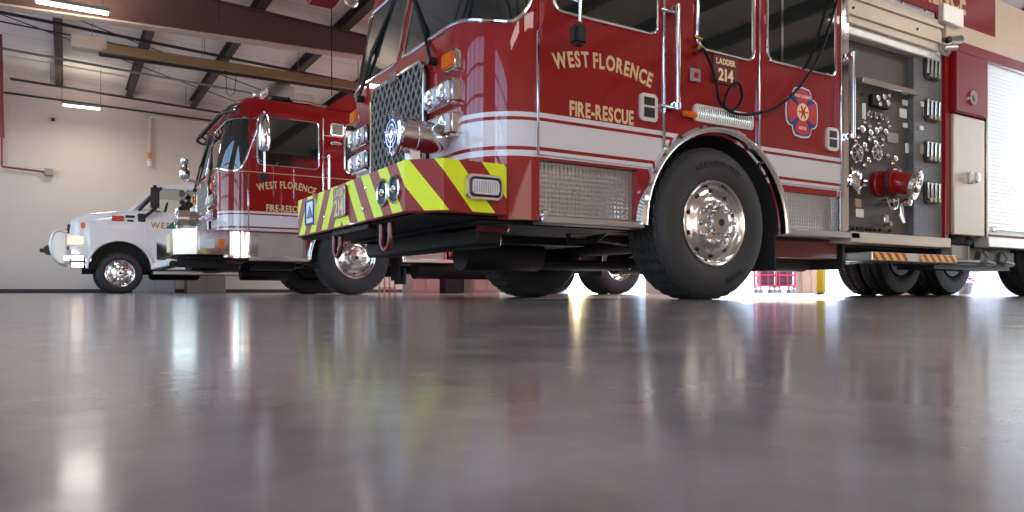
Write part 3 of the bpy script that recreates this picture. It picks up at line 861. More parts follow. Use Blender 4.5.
# ---------------------------------------------------------------- truck 1: bumper
def bumper(root, xf, xr, z0, z1, cham, m, uvs=True):
    pts = [(xr, -HW), (xf+cham, -HW), (xf, -HW+cham), (xf, 0), (xf, HW-cham), (xf+cham, HW), (xr, HW)]
    arc = [0]
    for a, c_ in zip(pts, pts[1:]): arc.append(arc[-1]+math.dist(a, c_))
    mid = arc[3]
    bm = bmesh.new(); uvl = bm.loops.layers.uv.new('UVMap')
    zr = [(z0, .0), (z0+.012, -.006), (z1-.012, -.006), (z1, 0)]
    cols = []
    for i, (x, y) in enumerate(pts):
        col = []
        for z in (z0, z1): col.append(bm.verts.new((x, y, z)))
        cols.append(col)
    for i in range(len(pts)-1):
        f = bm.faces.new((cols[i][0], cols[i+1][0], cols[i+1][1], cols[i][1]))
        for lp, (k, z) in zip(f.loops, ((i, z0), (i+1, z0), (i+1, z1), (i, z1))): lp[uvl].uv = (arc[k]-mid, z)
    for j in (0, 1):
        f = bm.faces.new([c_[j] for c_ in cols][::(-1 if j == 0 else 1)])
        for lp in f.loops: lp[uvl].uv = (.32, .82)   # flat red top
    f = bm.faces.new((cols[-1][0], cols[0][0], cols[0][1], cols[-1][1]))
    bmesh.ops.recalc_face_normals(bm, faces=bm.faces)
    me = bpy.data.meshes.new('bumper'); bm.to_mesh(me); bm.free(); me.materials.append(MAT[m])
    o = bpy.data.objects.new('bumper', me); C.objects.link(o); o.parent = root
    return o
bp = bumper(T1, -.448, .135, .518, .82, .167, 'chevron')
bp['label'] = 'yellow and red diagonally striped bumper'
b = MB(); b.tube([(.135, -HW, .517), (-.281, -HW-.001, .517), (-.449, -HW+.167, .517), (-.449, HW-.167, .517), (-.281, HW, .517), (.135, HW, .517)], .008, 6); obj('bumper_edge', b, 'dark_red', bp)
# number plate 214 at the middle
b = MB(); b.prism(rrect(-.135, .585, .135, .80, .02), 'x', -.468, -.448, .004); pl = obj('number_plate', b, 'dark_red', bp, 'dark red plate reading 214')
def front_txt(x, y, z):
    def P(u): return Matrix(((0, 0, -1, x), (-1, 0, 0, y-u), (0, 1, 0, z), (0, 0, 0, 1)))
    return P
b = MB(); b.chars('214', front_txt(-.4685, 0, .60), .115, .003, .95, 1.2); obj('plate_lettering', b, 'gold', pl)
b = MB(); b.chars('LADDER', front_txt(-.4685, 0, .735), .045, .003, .75); obj('plate_lettering', b, 'gold', pl)
b = MB(); b.prism(rrect(.62, .585, .86, .79, .015), 'x', -.462, -.448, .003); pl = obj('licence_plate', b, 'white', bp)
b = MB(); b.tube([(-.464, y, z) for y, z in rrect(.63, .595, .85, .78, .012)], .009, 6, closed=True); obj('plate_border', b, 'blue', pl)
b = MB(); b.prism([(.66, .64), (.82, .64), (.74, .74)], 'x', -.466, -.461); obj('plate_mark', b, 'blue', pl)
# two round horns in the bumper face
for y in (-.80, -.985):
    b = MB(); b.lathe([(.088, 0), (.088, .012), (.078, .018), (.070, .012), (.068, .0)], (-.448, y, .668), (-1, 0, 0), 32); h = obj('bumper_horn', b, 'chrome', bp, 'round horn mouth with bright rim')
    b = MB(); b.lathe([(.07, .008), (.05, .0), (.028, -.006+.01), (.0001, .012)], (-.448, y, .668), (-1, 0, 0), 32); obj('horn_throat', b, 'dark_metal', h)
    b = MB(); b.lathe([(.024, .008), (.02, .022), (.0001, .028)], (-.448, y, .668), (-1, 0, 0), 16); obj('horn_center', b, 'chrome', h)
for y, z in ((-.49, .735), (-.44, .60), (.40, .62)):
    b = MB(); b.lathe([(.014, 0), (.012, .008), (.0001, .01)], (-.448, y, z), (-1, 0, 0), 12); obj('bolt', b, 'chrome', bp)
for s in (-1, 1):
    b = MB(); b.prism(rrect(-.155, .595, .085, .74, .03), 'y', *((-HW-.04, -HW) if s < 0 else (HW, HW+.04)), .006); l = obj('bumper_side_light', b, 'chrome', bp, 'chrome framed marker light')
    b = MB(); b.prism(rrect(-.12, .625, .06, .71, .02), 'y', *((-HW-.046, -HW-.03) if s < 0 else (HW+.03, HW+.046)), .003); obj('light_lens', b, 'lens', l)
    b = MB()
    for k in range(11): x = -.105+.015*k; b.tube([(x, s*(HW+.046), .635), (x, s*(HW+.046), .70)], .003, 5)
    obj('lens_ribs', b, 'galv', l)
    b = MB(); b.tube([(x, s*(HW+.043), z) for x, z in rrect(-.128, .617, .068, .718, .024)], .008, 6, closed=True); obj('lens_rim', b, 'dark_metal', l)
for y in (-.62, .36):
    b = MB(); b.tube([(-.36, y-.075, .52), (-.36, y-.075, .41)]+[(-.36, y+.075*math.cos(t), .40+.075*math.sin(t)) for t in [PI+PI*k/8 for k in range(9)]]+[(-.36, y+.075, .52)], .019, 10); obj('tow_eye', b, 'dark_red', T1, 'dark red tow loop')
b = MB(); b.box(-.42, -.45, .47, -.36, .3, .517, .006); obj('tow_crossbar', b, 'under', T1)
# siren on the bumper
def siren(root, x, y, z, sc_=1):
    b = MB(); b.lathe([(.0001, 0), (.10, 0), (.128, .006), (.135, .014), (.135, .022), (.112, .03), (.112, .13), (.118, .135), (.118, .15), (.105, .16), (.10, .26), (.09, .32), (.06, .365), (.0001, .38)], (x, y, z), (1, 0, 0), 40); s_ = obj('siren', b, 'brushed', root, 'polished round mechanical siren')
    b = MB(); b.lathe([(.135, .022), (.142, .012), (.137, 0), (.115, -.010), (.113, .002)], (x, y, z), (1, 0, 0), 40)
    for k in range(12):
        a = 2*PI*k/12; b.tube([(x-.008, y+.035*math.cos(a), z+.035*math.sin(a)), (x-.004, y+.115*math.cos(a+.25), z+.115*math.sin(a+.25))], .005, 6)
    for q in (.055, .085): b.tube([(x-.008, y+q*math.cos(2*PI*k/24), z+q*math.sin(2*PI*k/24)) for k in range(24)], .004, 6, closed=True)
    b.lathe([(.036, -.002), (.03, -.014), (.0001, -.018)], (x, y, z), (1, 0, 0), 20); obj('siren_grille', b, 'chrome', s_, 'chrome grille face')
    b = MB(); b.lathe([(.112, -.0015), (.0001, -.0015)], (x, y, z), (1, 0, 0), 32); obj('siren_face', b, 'blue', s_)
    b = MB(); b.box(x+.10, y-.05, z-.23, x+.17, y+.05, z-.09, .008); obj('siren_foot', b, 'satin', s_)
siren(T1, -.375, -.765, 1.045)
# ---------------------------------------------------------------- truck 1: side furniture
def near_plane(d): return -HW-d
# red plate LADDER 214 between windows
b = MB(); b.prism(rrect(1.865, 1.575, 2.125, 1.772, .01), 'y', near_plane(.016), near_plane(0), .002); pl = obj('name_plate', b, 'dark_red', T1, 'dark red plate reading LADDER 214')
def side_txt(x, z, d):
    return lambda u: Matrix(((1, 0, 0, x+u), (0, 0, -1, near_plane(d)), (0, 1, 0, z), (0, 0, 0, 1)))
b = MB(); b.chars('LADDER', side_txt(1.995, 1.712, .017), .042, .002, .85); obj('plate_lettering', b, 'cream', pl)
b = MB(); b.chars('214', side_txt(1.995, 1.595, .017), .088, .002, .95, 1.3); obj('plate_lettering', b, 'cream', pl)
# louvre vent above the wheel arch
b = MB(); b.prism(rrect(1.675, 1.268, 2.29, 1.39, .025), 'y', near_plane(.02), near_plane(0), .004); v = obj('side_vent', b, 'satin', T1, 'chrome louvred vent')
b = MB()
for k in range(24): x = 1.715+.0235*k; b.box(x, near_plane(.028), 1.288, x+.010, near_plane(.018), 1.37, .003)
obj('vent_louvres', b, 'brushed', v)
# shore power inlet, small plates
b = MB(); b.cyl((1.70, near_plane(0), 1.77), (1.70, near_plane(.05), 1.77), .035, .028); b.tube([(1.66, near_plane(.03), 1.86), (1.72, near_plane(.05), 1.84)], .012); obj('power_inlet', b, 'brass', T1, 'brass coloured power inlet')
b = MB(); b.box(1.64, near_plane(.02), 1.545, 1.74, near_plane(0), 1.64, .006); q = obj('socket_plate', b, 'galv', T1)
b = MB(); b.box(1.67, near_plane(.026), 1.57, 1.71, near_plane(.018), 1.61, .004); obj('socket_button', b, 'red_lens', q)
b = MB(); b.box(1.56, near_plane(.035), 1.285, 1.70, near_plane(0), 1.325, .01, 2); obj('marker_light', b, 'amber', T1)
# shield emblem on rear door
ex, ez = 2.855, 1.474
def maltese(r, waist=.32):
    P = []
    for k in range(4):
        a0 = PI/2*k
        for da, rr in ((-.60, 1.0), (-.42, 1.06), (0, 1.02), (.42, 1.06), (.60, 1.0), (PI/4, .86)):
            P.append((ex+r*rr*math.cos(a0+da)*.98, ez+r*rr*math.sin(a0+da)))
    return P
b = MB(); b.prism(maltese(.198), 'y', near_plane(.018), near_plane(.005)); em = obj('door_emblem', b, 'white', T1, 'round cross shaped red, white and blue fire emblem', 20)
b = MB(); b.prism(maltese(.186), 'y', near_plane(.020), near_plane(.015)); obj('emblem_border', b, 'blue', em, smooth=20)
b = MB()
for k in range(4):
    a0 = PI/2*k; P = [(ex+r*math.cos(a0+da), ez+r*math.sin(a0+da)) for r, da in ((.06, -.7), (.178, -.56), (.182, 0), (.178, .56), (.06, .7))]
    b.prism(P, 'y', near_plane(.023), near_plane(.018))
obj('emblem_arms', b, 'emblem_red', em, smooth=0)
b = MB()
for k in range(4):
    a0 = PI/4+PI/2*k; c_, s_ = math.cos(a0), math.sin(a0)
    P = [(ex+c_*r-s_*t, ez+s_*r+c_*t) for r, t in ((.05, -.009), (.160, -.013), (.160, .013), (.05, .009))]
    b.prism(P, 'y', near_plane(.025), near_plane(.021))
obj('emblem_bar', b, 'blue', em, smooth=0)
b = MB(); b.cyl((ex, near_plane(.018), ez), (ex, near_plane(.028), ez), .070, n=28); obj('emblem_disc', b, 'cream', em)
b = MB()
for k in range(6):
    a = PI/3*k; b.tube([(ex, near_plane(.030), ez), (ex+.055*math.cos(a), near_plane(.030), ez+.055*math.sin(a))], .006, 6)
b.cyl((ex, near_plane(.026), ez), (ex, near_plane(.032), ez), .022); obj('emblem_center', b, 'emblem_red', em)
for t_, zz, cc in (('WEST FLORENCE', ez+.115, 'white'), ('RESCUE', ez-.135, 'white')):
    b = MB(); b.chars(t_, side_txt(ex, zz, .024), .022, .0015, .8); obj('emblem_lettering', b, cc, em)
# hanging charging cable
pts = [(1.70, 1.77), (1.74, 1.74), (1.80, 1.65), (1.845, 1.55), (1.86, 1.46), (1.90, 1.395), (1.98, 1.37), (2.06, 1.40), (2.11, 1.47), (2.10, 1.55), (2.04, 1.575), (1.97, 1.53), (1.92, 1.45), (1.93, 1.39), (2.02, 1.355), (2.15, 1.36), (2.30, 1.39), (2.50, 1.46), (2.70, 1.60), (2.85, 1.74), (3.0, 1.93), (3.1, 2.12), (3.2, 2.35), (3.28, 2.55), (3.34, 2.66)]
def spline(P, n=5):
    out = []
    for i in range(len(P)-1):
        p0, p1, p2, p3 = [Vector(P[max(0, min(len(P)-1, i+k))]) for k in (-1, 0, 1, 2)]
        for j in range(n):
            t = j/n; out.append(.5*((2*p1)+(-p0+p2)*t+(2*p0-5*p1+4*p2-p3)*t*t+(-p0+3*p1-3*p2+p3)*t**3))
    out.append(Vector(P[-1])); return out
b = MB(); b.tube(spline([(x+2.12, 3.75-.065-(.015 if 9 < i < 13 else 0), z) for i, (x, z) in enumerate(pts)]), .011, 8)
tag(obj('power_cable', b, 'hose_black'), 'black charging cable looping across the side of the nearest truck', 'cable')
# ---------------------------------------------------------------- truck 1: pump panel module (local x from 3.375)
PF = -HW   # outer plane
b = MB(); b.box(3.372, -1.26, .50, 3.472, 1.26, 2.9, .01); b.box(5.0, -1.29, .56, 5.055, 1.29, 2.42, .004); obj('module_post', b, 'red', T1, smooth=0)
for s in (-1, 1):
    b = MB(); a, c_ = (s*1.315, s*1.26) if s < 0 else (s*1.26, s*1.315); b.box(3.378, a, .56, 3.474, c_, 2.75, .012, 2); obj('corner_post', b, 'chrome', T1, 'polished upright behind the cab')
b = MB(); b.tube([(3.415, -1.39, 1.32), (3.415, -1.39, 2.03)], .016, 12); g = obj('grab_rail', b, 'chrome', T1)
for z in (1.34, 2.01):
    b = MB(); b.box(3.39, -1.40, z-.025, 3.445, -1.30, z+.025, .01, 2); obj('rail_bracket', b, 'chrome', g)
PY = -1.20
pp = MB(); pp.box(3.472, PY, .56, 5.0, 1.20, 2.62, 0); pump = obj('pump_panel', pp, 'panel_grey', T1, 'grey pump operator panel full of gauges and valves', 0)
b = MB(); b.box(4.52, PY-.06, .565, 4.995, PY+.01, 2.32, .004); obj('grip_panel', b, 'grip_plate', pump, 'studded grey side panel', 0)
b = MB(); b.box(3.476, -1.33, .468, 5.02, -1.12, .558, .006); obj('running_board', b, 'channel', T1, 'pale running board edge')
F_ = 730
def P1(px, py, y=PY-.01):   # a measured point on the panel plane, in truck coordinates
    Yw = 5.05+y; u = (px-512)/F_; t = Yw/(.8531-.5218*u)
    return ((.5218+.8531*u)*t-2.12, .085+t*(288-py)/F_)
# light hood over the controls
b = MB(); b.box(3.70, PY-.09, 1.845, 4.52, PY, 1.90, .006); obj('panel_light_hood', b, 'brushed', pump)
def knob(px, py, r, d=.05, m='chrome', name='valve_knob', ring=False):
    x, z = P1(px, py, PY-d)
    b = MB(); b.lathe([(r*.45, 0), (r*.45, d*.4), (r, d*.5), (r, d*.85), (r*.6, d), (.0001, d)], (x, PY, z), (0, -1, 0), 18)
    return obj(name, b, m, pump)
# gauge housing
x0, z1 = P1(869, 93.5); x1, z0 = P1(887, 110)
b = MB(); b.box(x0, PY-.05, z0, x1, PY, z1, .01); gb = obj('gauge_box', b, 'black', pump)
for px_, py_, r in ((873, 99, .030), (879, 98, .028), (883, 104, .03), (875, 105, .022), (884, 96.5, .018)):
    x, z = P1(px_, py_)
    b = MB(); b.lathe([(r, 0), (r, .012), (r*.8, .016), (r*.78, .006), (.0001, .006)], (x, PY-.05, z), (0, -1, 0), 20); gg = obj('gauge', b, 'chrome', gb)
    b = MB(); b.cyl((x, PY-.055, z), (x, PY-.058, z), r*.74, n=20); obj('gauge_dial', b, 'white', gg)
for px_, py_ in ((871, 114), (877, 115), (883, 116.5), (888, 119)):
    knob(px_, py_, .030, .035, 'chrome', 'gauge')
    x, z = P1(px_, py_, PY-.035); b = MB(); b.cyl((x, PY-.034, z), (x, PY-.037, z), .021, n=16); obj('gauge_dial', b, 'panel_grey', pump)
for px_, py_, r in ((864, 128.5, .034), (871, 126, .022), (872, 132, .03), (878, 130, .03), (882, 128, .024), (887, 131, .028), (866, 145, .03), (871, 139, .024), (877, 143, .032), (857, 141, .02), (880, 150, .022), (870, 160, .03), (862, 150, .02), (897, 158, .028), (894, 163, .022), (860, 137, .018), (868, 150, .02), (874, 149, .018), (875, 137, .016), (884, 139, .022), (884, 145, .018), (862, 157, .022), (866, 165, .024), (889, 155, .02), (860, 128, .018), (888, 173, .022), (853, 131, .016), (866, 122, .016), (880, 123, .016), (891, 126, .018)):
    knob(px_, py_, r, .06)
for px_, py_, w_, h_ in ((864.3, 111, .05, .14), (905.5, 102.3, .085, .05), (903.5, 113, .11, .085), (905.5, 125, .075, .045), (893, 137.5, .17, .095), (908, 148, .07, .09), (859, 197+6, .001, .001), (858.5, 203, .085, .075), (860, 213, .11, .075)):
    if w_ < .01: continue
    x, z = P1(px_, py_)
    b = MB(); b.box(x-w_/2, PY-.012, z-h_/2, x+w_/2, PY, z+h_/2, .004); obj('label_plate', b, 'cab_tan' if (w_, h_) == (.085, .075) else ('galv' if w_ > .15 else 'white'), pump)
for px_, py_, w_, h_, m_ in ((922, 104, .06, .05, 'white'), (925, 112, .09, .07, 'galv'), (921, 128, .06, .04, 'white'), (921, 149, .07, .09, 'galv')):
    x, z = P1(px_, py_, PY-.06); b = MB(); b.box(x-w_/2, PY-.070, z-h_/2, x+w_/2, PY-.058, z+h_/2, .003); obj('label_plate', b, m_, pump)
# handwheels and discharge caps
def wheelv(px_, py_, R, d):
    x, z = P1(px_, py_, PY-d)
    b = MB(); b.tube([(x+R*math.cos(2*PI*k/24), PY-d, z+R*math.sin(2*PI*k/24)) for k in range(24)], .011, 8, closed=True)
    for k in range(3): b.tube([(x-R*math.cos(PI*k/3), PY-d, z-R*math.sin(PI*k/3)), (x+R*math.cos(PI*k/3), PY-d, z+R*math.sin(PI*k/3))], .008, 6)
    b.tube([(x, PY, z), (x, PY-d-.01, z)], .02, 10); return obj('hand_wheel', b, 'chrome', pump)
wheelv(857, 153, .075, .09); wheelv(877, 152, .065, .07); wheelv(893, 200.5, .075, .12)
x, z = P1(856, 180, PY-.12)
b = MB(); b.lathe([(.05, 0), (.05, .07), (.082, .075), (.088, .10), (.088, .13), (.07, .145), (.0001, .15)], (x, PY, z), (0, -1, 0), 28)
for k in range(4): a = PI/2*k+.5; b.cyl((x+.075*math.cos(a), PY-.11, z+.075*math.sin(a)), (x+.125*math.cos(a), PY-.11, z+.125*math.sin(a)), .014, n=8)
b.tube([(x+.05, PY-.05, z-.01), (x+.20, PY-.06, z)], .04, 12); obj('discharge_cap', b, 'chrome', pump, 'chrome discharge cap')
# big red intake with bright open end
x, z = P1(889, 183, PY-.1)
b = MB(); b.lathe([(.085, 0), (.12, .01), (.122, .05), (.112, .06), (.112, .14), (.122, .15), (.122, .18), (.10, .19), (.0001, .19)], (x-.02, PY, z), (0, -1, 0), 32)
b.lathe([(.095, 0), (.10, .08), (.092, .15), (.07, .16)], (x-.02, PY-.17, z), (.30, -1, -.30), 32)
it = obj('intake_valve', b, 'red', pump, 'big red intake valve with bright open end')
o_ = Vector((x-.02, PY-.17, z))+Vector((.30, -1, -.30)).normalized()*.13
b = MB(); b.lathe([(.09, 0), (.125, .01), (.128, .045), (.115, .055), (.092, .05), (.085, .01), (.0001, .0)], o_, (.30, -1, -.30), 32)
for k in range(4):
    a = PI/2*k+.4; ax_ = Vector((.30, -1, -.30)).normalized(); u_ = ax_.orthogonal().normalized(); v_ = ax_.cross(u_); dd = u_*math.cos(a)+v_*math.sin(a); c_ = o_+ax_*.028; b.cyl(c_+dd*.11, c_+dd*.15, .013, n=8)
obj('intake_ring', b, 'brushed', it, 'bright intake ring')
b = MB(); b.tube([(x-.02+.135*math.cos(2*PI*k/28), PY-.165, z+.135*math.sin(2*PI*k/28)) for k in range(28)], .012, 8, closed=True); obj('intake_clamp', b, 'dark_metal', it)
# lower gate valve and lever
x, z = P1(901, 202, PY-.1); b = MB(); b.lathe([(.03, 0), (.03, .14), (.042, .15), (.042, .18), (.018, .19), (.0001, .19)], (x, PY, z), (0, -1, 0), 20); gv = obj('drain_valve', b, 'chrome', pump)
b = MB(); b.tube([(x-.04, PY-.12, z-.02), (x-.05, PY-.13, z-.12), (x-.03, PY-.14, z-.19)], .020, 10); obj('valve_lever', b, 'chrome', gv)
x, z = P1(884, 222); b = MB(); b.box(x-.035, PY-.04, z-.03, x+.035, PY, z+.07, .008); b.cyl((x-.02, PY, z-.02), (x-.02, PY-.09, z-.02), .022); obj('outlet_fitting', b, 'brushed', pump)
b = MB()
for px_ in (849, 853, 858, 862, 867, 871, 875, 880, 890):
    x, z = P1(px_, 229+.0*(px_-850)); b.lathe([(.016, 0), (.016, .02), (.008, .028), (.0001, .028)], (x, PY, .605), (0, -1, 0), 8)
obj('drain_knobs', b, 'dark_metal', pump)
for z in (1.95, 2.02): 
    x, _ = P1(858, 93); 
for px_, py_ in ((863, 94), (858, 99.5), (889, 106)):
    knob(px_, py_, .014, .02, 'red_lens' if px_ == 858 else 'dark_metal', 'indicator')
# folding steps
for i, (za, zb_) in enumerate(((2.03, 2.24), (1.64, 1.855), (1.255, 1.465), (.87, 1.085))):
    y = PY-.06; xa, xb = 4.68, 4.915
    b = MB(); b.prism(rrect(xa-.01, za, xb+.01, zb_, .05), 'y', y-.012, y+.0, .003); fs = obj('folding_step', b, 'dark_metal', pump, 'folding step with bright bars')
    b = MB()
    for k in range(4):
        x = xa+.02+(xb-xa-.04)*k/3; b.tube([(x, y-.03, za+.05), (x, y-.035, zb_-.02)], .012, 8)
    b.tube([(xa+.01, y-.03, zb_-.025), (xb-.01, y-.03, zb_-.025)], .010, 8)
    for x in (xa+.05, xb-.05, (xa+xb)/2): b.cyl((x, y-.01, za+.035), (x, y-.05, za+.035), .022, n=12)
    obj('step_bar', b, 'brushed', fs)
# rear body: red locker over polished locker, then long roll-up compartments
b = MB(); b.box(5.055, -1.285, .60, 10.9, 1.285, 2.35, 0); b.box(10.9, -1.285, .60, 11.2, 1.285, 2.35); body = obj('rear_body', b, 'red', T1, smooth=0)
cutw = []
b = MB(); b.box(5.075, -1.345, 1.765, 5.675, -1.284, 2.345, .012, 2); rl = obj('upper_locker', b, 'red', T1, 'red locker door with round latch')
b = MB(); b.prism(rrect(5.31, 1.86, 5.43, 2.0, .055), 'y', -1.362, -1.344, .004); h = obj('locker_latch', b, 'chrome', rl)
b = MB(); b.prism([(5.345, 1.90), (5.395, 1.90), (5.395, 1.915), (5.345, 1.95)], 'y', -1.366, -1.361); obj('latch_recess', b, 'black', h)
b = MB(); b.box(5.09, -1.32, .60, 5.66, -1.284, 1.75, .008); ll = obj('lower_locker', b, 'channel', T1, 'mirror polished locker door')
b = MB(); b.lathe([(.05, 0), (.055, .03), (.045, .06), (.0001, .065)], (5.42, -1.32, 1.16), (0, -1, 0), 20); b.box(5.34, -1.36, 1.10, 5.40, -1.32, 1.22, .01); obj('outlet_cap', b, 'satin', ll)
# roll-up doors
def rollup(x0, x1, z0=.63, z1=2.33):
    b = MB(); n = 44
    for k in range(n):
        za = z0+(z1-z0)*k/n; b.box(x0, -1.305, za+.0006, x1, -1.28, z0+(z1-z0)*(k+1)/n-.0006, .0012)
    r_ = obj('roll_up_door', b, 'satin', T1, 'pale slatted roll-up door', 0)
    b = MB(); b.box(x0-.02, -1.32, z0-.03, x0+.01, -1.28, z1+.02, .003); b.box(x1-.01, -1.32, z0-.03, x1+.02, -1.28, z1+.02, .003); b.box(x0, -1.32, z1, x1, -1.28, z1+.03, .003); obj('door_frame', b, 'brushed', r_)
    b = MB(); b.tube([(x0+.08, -1.345, z0+.045), (x1-.08, -1.345, z0+.045)], .014, 10); b.box(x0+.06, -1.345, z0+.02, x0+.14, -1.30, z0+.075, .006); obj('lift_bar', b, 'brushed', r_)
rollup(5.71, 7.05)
b = MB(); b.box(5.70, -1.34, .498, 7.09, -1.2, .60, .006); obj('lower_ledge', b, 'satin', T1, 'pale lower body ledge')
rollup(7.12, 9.6, 1.35)
rollup(9.68, 10.85)
# body above rear wheels is uncut: black discs stand for the shaded wheel openings
b = MB(); b.box(7.08, -1.31, .50, 9.64, -1.287, 1.30, .004); w2 = obj('wheel_surround', b, 'diamond_plate', T1, smooth=0)
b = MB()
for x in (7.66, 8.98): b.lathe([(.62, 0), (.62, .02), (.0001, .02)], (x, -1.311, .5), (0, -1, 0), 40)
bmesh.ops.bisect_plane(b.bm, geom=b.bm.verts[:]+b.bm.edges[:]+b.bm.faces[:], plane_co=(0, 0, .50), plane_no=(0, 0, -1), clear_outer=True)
obj('wheel_opening_disc', b, 'black', w2)
for x in (7.66, 8.98):
    for s in (-1, 1):
        make_wheel(T1, (x, s*1.34, .55), s, wd=.29, dual=True, nuts=False)
        make_wheel(T1, (x, s*1.00, .55), s, wd=.29, dual=True, nuts=False)
    b = MB(); b.tube([(x, -1.2, .535), (x, 1.2, .535)], .09, 12); b.lathe([(.0001, -.2), (.16, -.15), (.2, 0), (.16, .15), (.0001, .2)], (x, 0, .535), (0, 1, 0), 20); obj('rear_axle', b, 'under', T1)
# upper structure: rails, channel, ladder sign panel
b = MB(); b.prism([(3.44, 2.30), (4.86, 2.29), (4.86, 2.46), (4.80, 2.56), (3.44, 2.58)], 'y', -1.33, -1.25, .004)
b.box(3.45, -1.35, 2.50, 4.86, -1.32, 2.53, .004); b.box(3.45, -1.35, 2.36, 4.86, -1.32, 2.375, .003); ch = obj('roof_channel', b, 'channel', T1, 'pale metal channel over pump panel', 0)
b = MB()
for x in (3.50, 4.45): b.cyl((x, -1.33, 2.43), (x, -1.338, 2.43), .012, n=8)
obj('channel_bolts', b, 'black', ch)
b = MB(); b.box(4.78, -1.36, 2.26, 4.98, -1.25, 2.38, .02, 2); b.cyl((4.92, -1.36, 2.40), (5.05, -1.40, 2.42), .04); b.cyl((4.90, -1.34, 2.33), (4.98, -1.40, 2.33), .03); obj('latch_bracket', b, 'chrome', T1)
b = MB(); b.box(3.46, -1.30, 2.22, 4.9, -1.20, 2.30, .01); obj('channel_lamp', b, 'satin', T1)
b = MB(); b.box(3.7, -1.1, 2.6, 11, 1.1, 2.64); obj('roof_deck', b, 'under', T1)
b = MB(); b.box(4.20, -1.315, 2.655, 5.88, -1.29, 3.15, .004); b.box(4.80, -1.315, 2.605, 5.88, -1.29, 2.67, .004)
sg_ = obj('ladder_sign', b, 'red', T1, 'red ladder sign board with gold lettering', 0)
b = MB(); b.chars('WEST FLORENCE', side_txt(4.35, 2.735, .017), .23, .004, .72, 1.1); obj('sign_lettering', b, 'gold', sg_)
b = MB(); b.box(4.82, -1.37, 2.565, 5.17, -1.31, 2.735, .008); obj('sign_bracket', b, 'satin', T1)
b = MB(); b.box(4.96, -1.32, 2.45, 11.0, -1.24, 2.615, .006); b.box(5.885, -1.30, 2.615, 11.0, -1.24, 3.02, .006); b.box(5.06, -1.29, 2.345, 11.0, -1.24, 2.46, .004); ur = obj('upper_side', b, 'slab_warm', T1, 'pale upper body side', 0)
b = MB(); b.box(5.06, -1.325, 2.352, 11.0, -1.285, 2.455, .004); obj('upper_red_band', b, 'red', T1, smooth=0)
# ladder rungs / turret above (mostly out of view)
b = MB()
for y in (-.7, .7):
    b.box(3.0, y-.03, 2.95, 10.8, y+.03, 3.02); b.box(3.0, y-.03, 3.25, 10.8, y+.03, 3.32)
    for k in range(18): b.tube([(3.1+.43*k, y, 3.0), (3.3+.43*k, y, 3.28)], .015, 6)
for k in range(24): b.tube([(3.15+.33*k, -.7, 2.98), (3.15+.33*k, .7, 2.98)], .017, 6)
obj('aerial_ladder', b, 'alu', T1)
# underneath things
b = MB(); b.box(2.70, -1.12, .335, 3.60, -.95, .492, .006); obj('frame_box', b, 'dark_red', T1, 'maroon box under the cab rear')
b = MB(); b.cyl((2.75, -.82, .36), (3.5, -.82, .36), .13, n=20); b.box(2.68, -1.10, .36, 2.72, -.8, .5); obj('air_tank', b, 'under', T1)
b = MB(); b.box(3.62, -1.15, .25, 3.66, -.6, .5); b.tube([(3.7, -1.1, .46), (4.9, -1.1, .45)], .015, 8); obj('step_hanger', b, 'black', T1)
b = MB(); b.box(3.66, -1.40, .318, 5.0, -1.10, .392, .006); ps = obj('pull_out_step', b, 'alu', T1, 'pull-out step edged in hazard stripes', 0)
for x0, x1 in ((3.67, 4.17), (4.38, 4.98)):
    b = MB(); b.box(x0, -1.406, .322, x1, -1.399, .388, .001); obj('hazard_tape', b, 'hazard', ps, smooth=0)
b = MB(); b.box(5.10, -1.28, .37, 5.40, -1.27, .50, .002); b.box(5.09, -1.3, .36, 5.11, -1.2, .5); b.box(5.39, -1.3, .36, 5.41, -1.2, .5); b.box(4.98, -1.36, .335, 5.5, -1.05, .36, .004); obj('fold_down_step', b, 'galv', T1)
b = MB(); b.box(5.0, -1.20, .275, 6.55, -.75, .50, .04, 2); tk = obj('tank_box', b, 'dark_metal', T1)
b = MB()
for x in (5.85, 6.25): b.tube([(x, -1.22, .47), (x+.04, -1.24, .40), (x, -1.23, .36), (x+.16, -1.24, .34)], .018, 8)
obj('tank_fitting', b, 'galv', tk)
b = MB(); b.box(3.7, -.9, .34, 5.0, .9, .56, .05); b.cyl((4.2, -.6, .47), (4.2, .6, .47), .17); obj('pump_body', b, 'under', T1)
b = MB(); b.box(1.3, .3, .26, 2.5, .85, .34, .02); b.cyl((2.6, .7, .35), (3.6, .7, .35), .12); obj('exhaust_box', b, 'under', T1)

# ---------------------------------------------------------------- truck 2 extras
bp2 = bumper(T2, -.56, .10, .55, .885, .26, 'chrome'); bp2['label'] = 'plain polished steel bumper'
b = MB(); b.box(-.29, -HW-.03, .60, -.05, -HW, .78, .012, 2); l = obj('bumper_side_light', b, 'chrome', bp2)
b = MB(); b.box(-.27, -HW-.038, .63, -.09, -HW-.028, .75, .006); obj('light_lens', b, 'lens', l)
b = MB(); b.box(-.035, -HW-.02, .63, .05, -HW, .76, .008); obj('side_marker', b, 'amber', bp2)
b = MB(); b.box(-.558, -.85, .60, -.57, -.45, .84, .005); obj('bumper_lamp', b, 'cream', bp2, 'cream lamp in bumper face')
b = MB(); b.box(-.50, -.98, .38, .2, -.9, .55); b.box(-.2, -.1, .36, .9, .6, .5); b.tube([(-.55, -1.0, .42), (-.55, 1.0, .42)], .05, 12); obj('bumper_support', b, 'under', T2)
b = MB(); b.box(-.62, -.95, .40, -.50, .95, .49, .01); obj('under_bar', b, 'satin', T2)
siren(T2, -.50, -.78, 1.06)
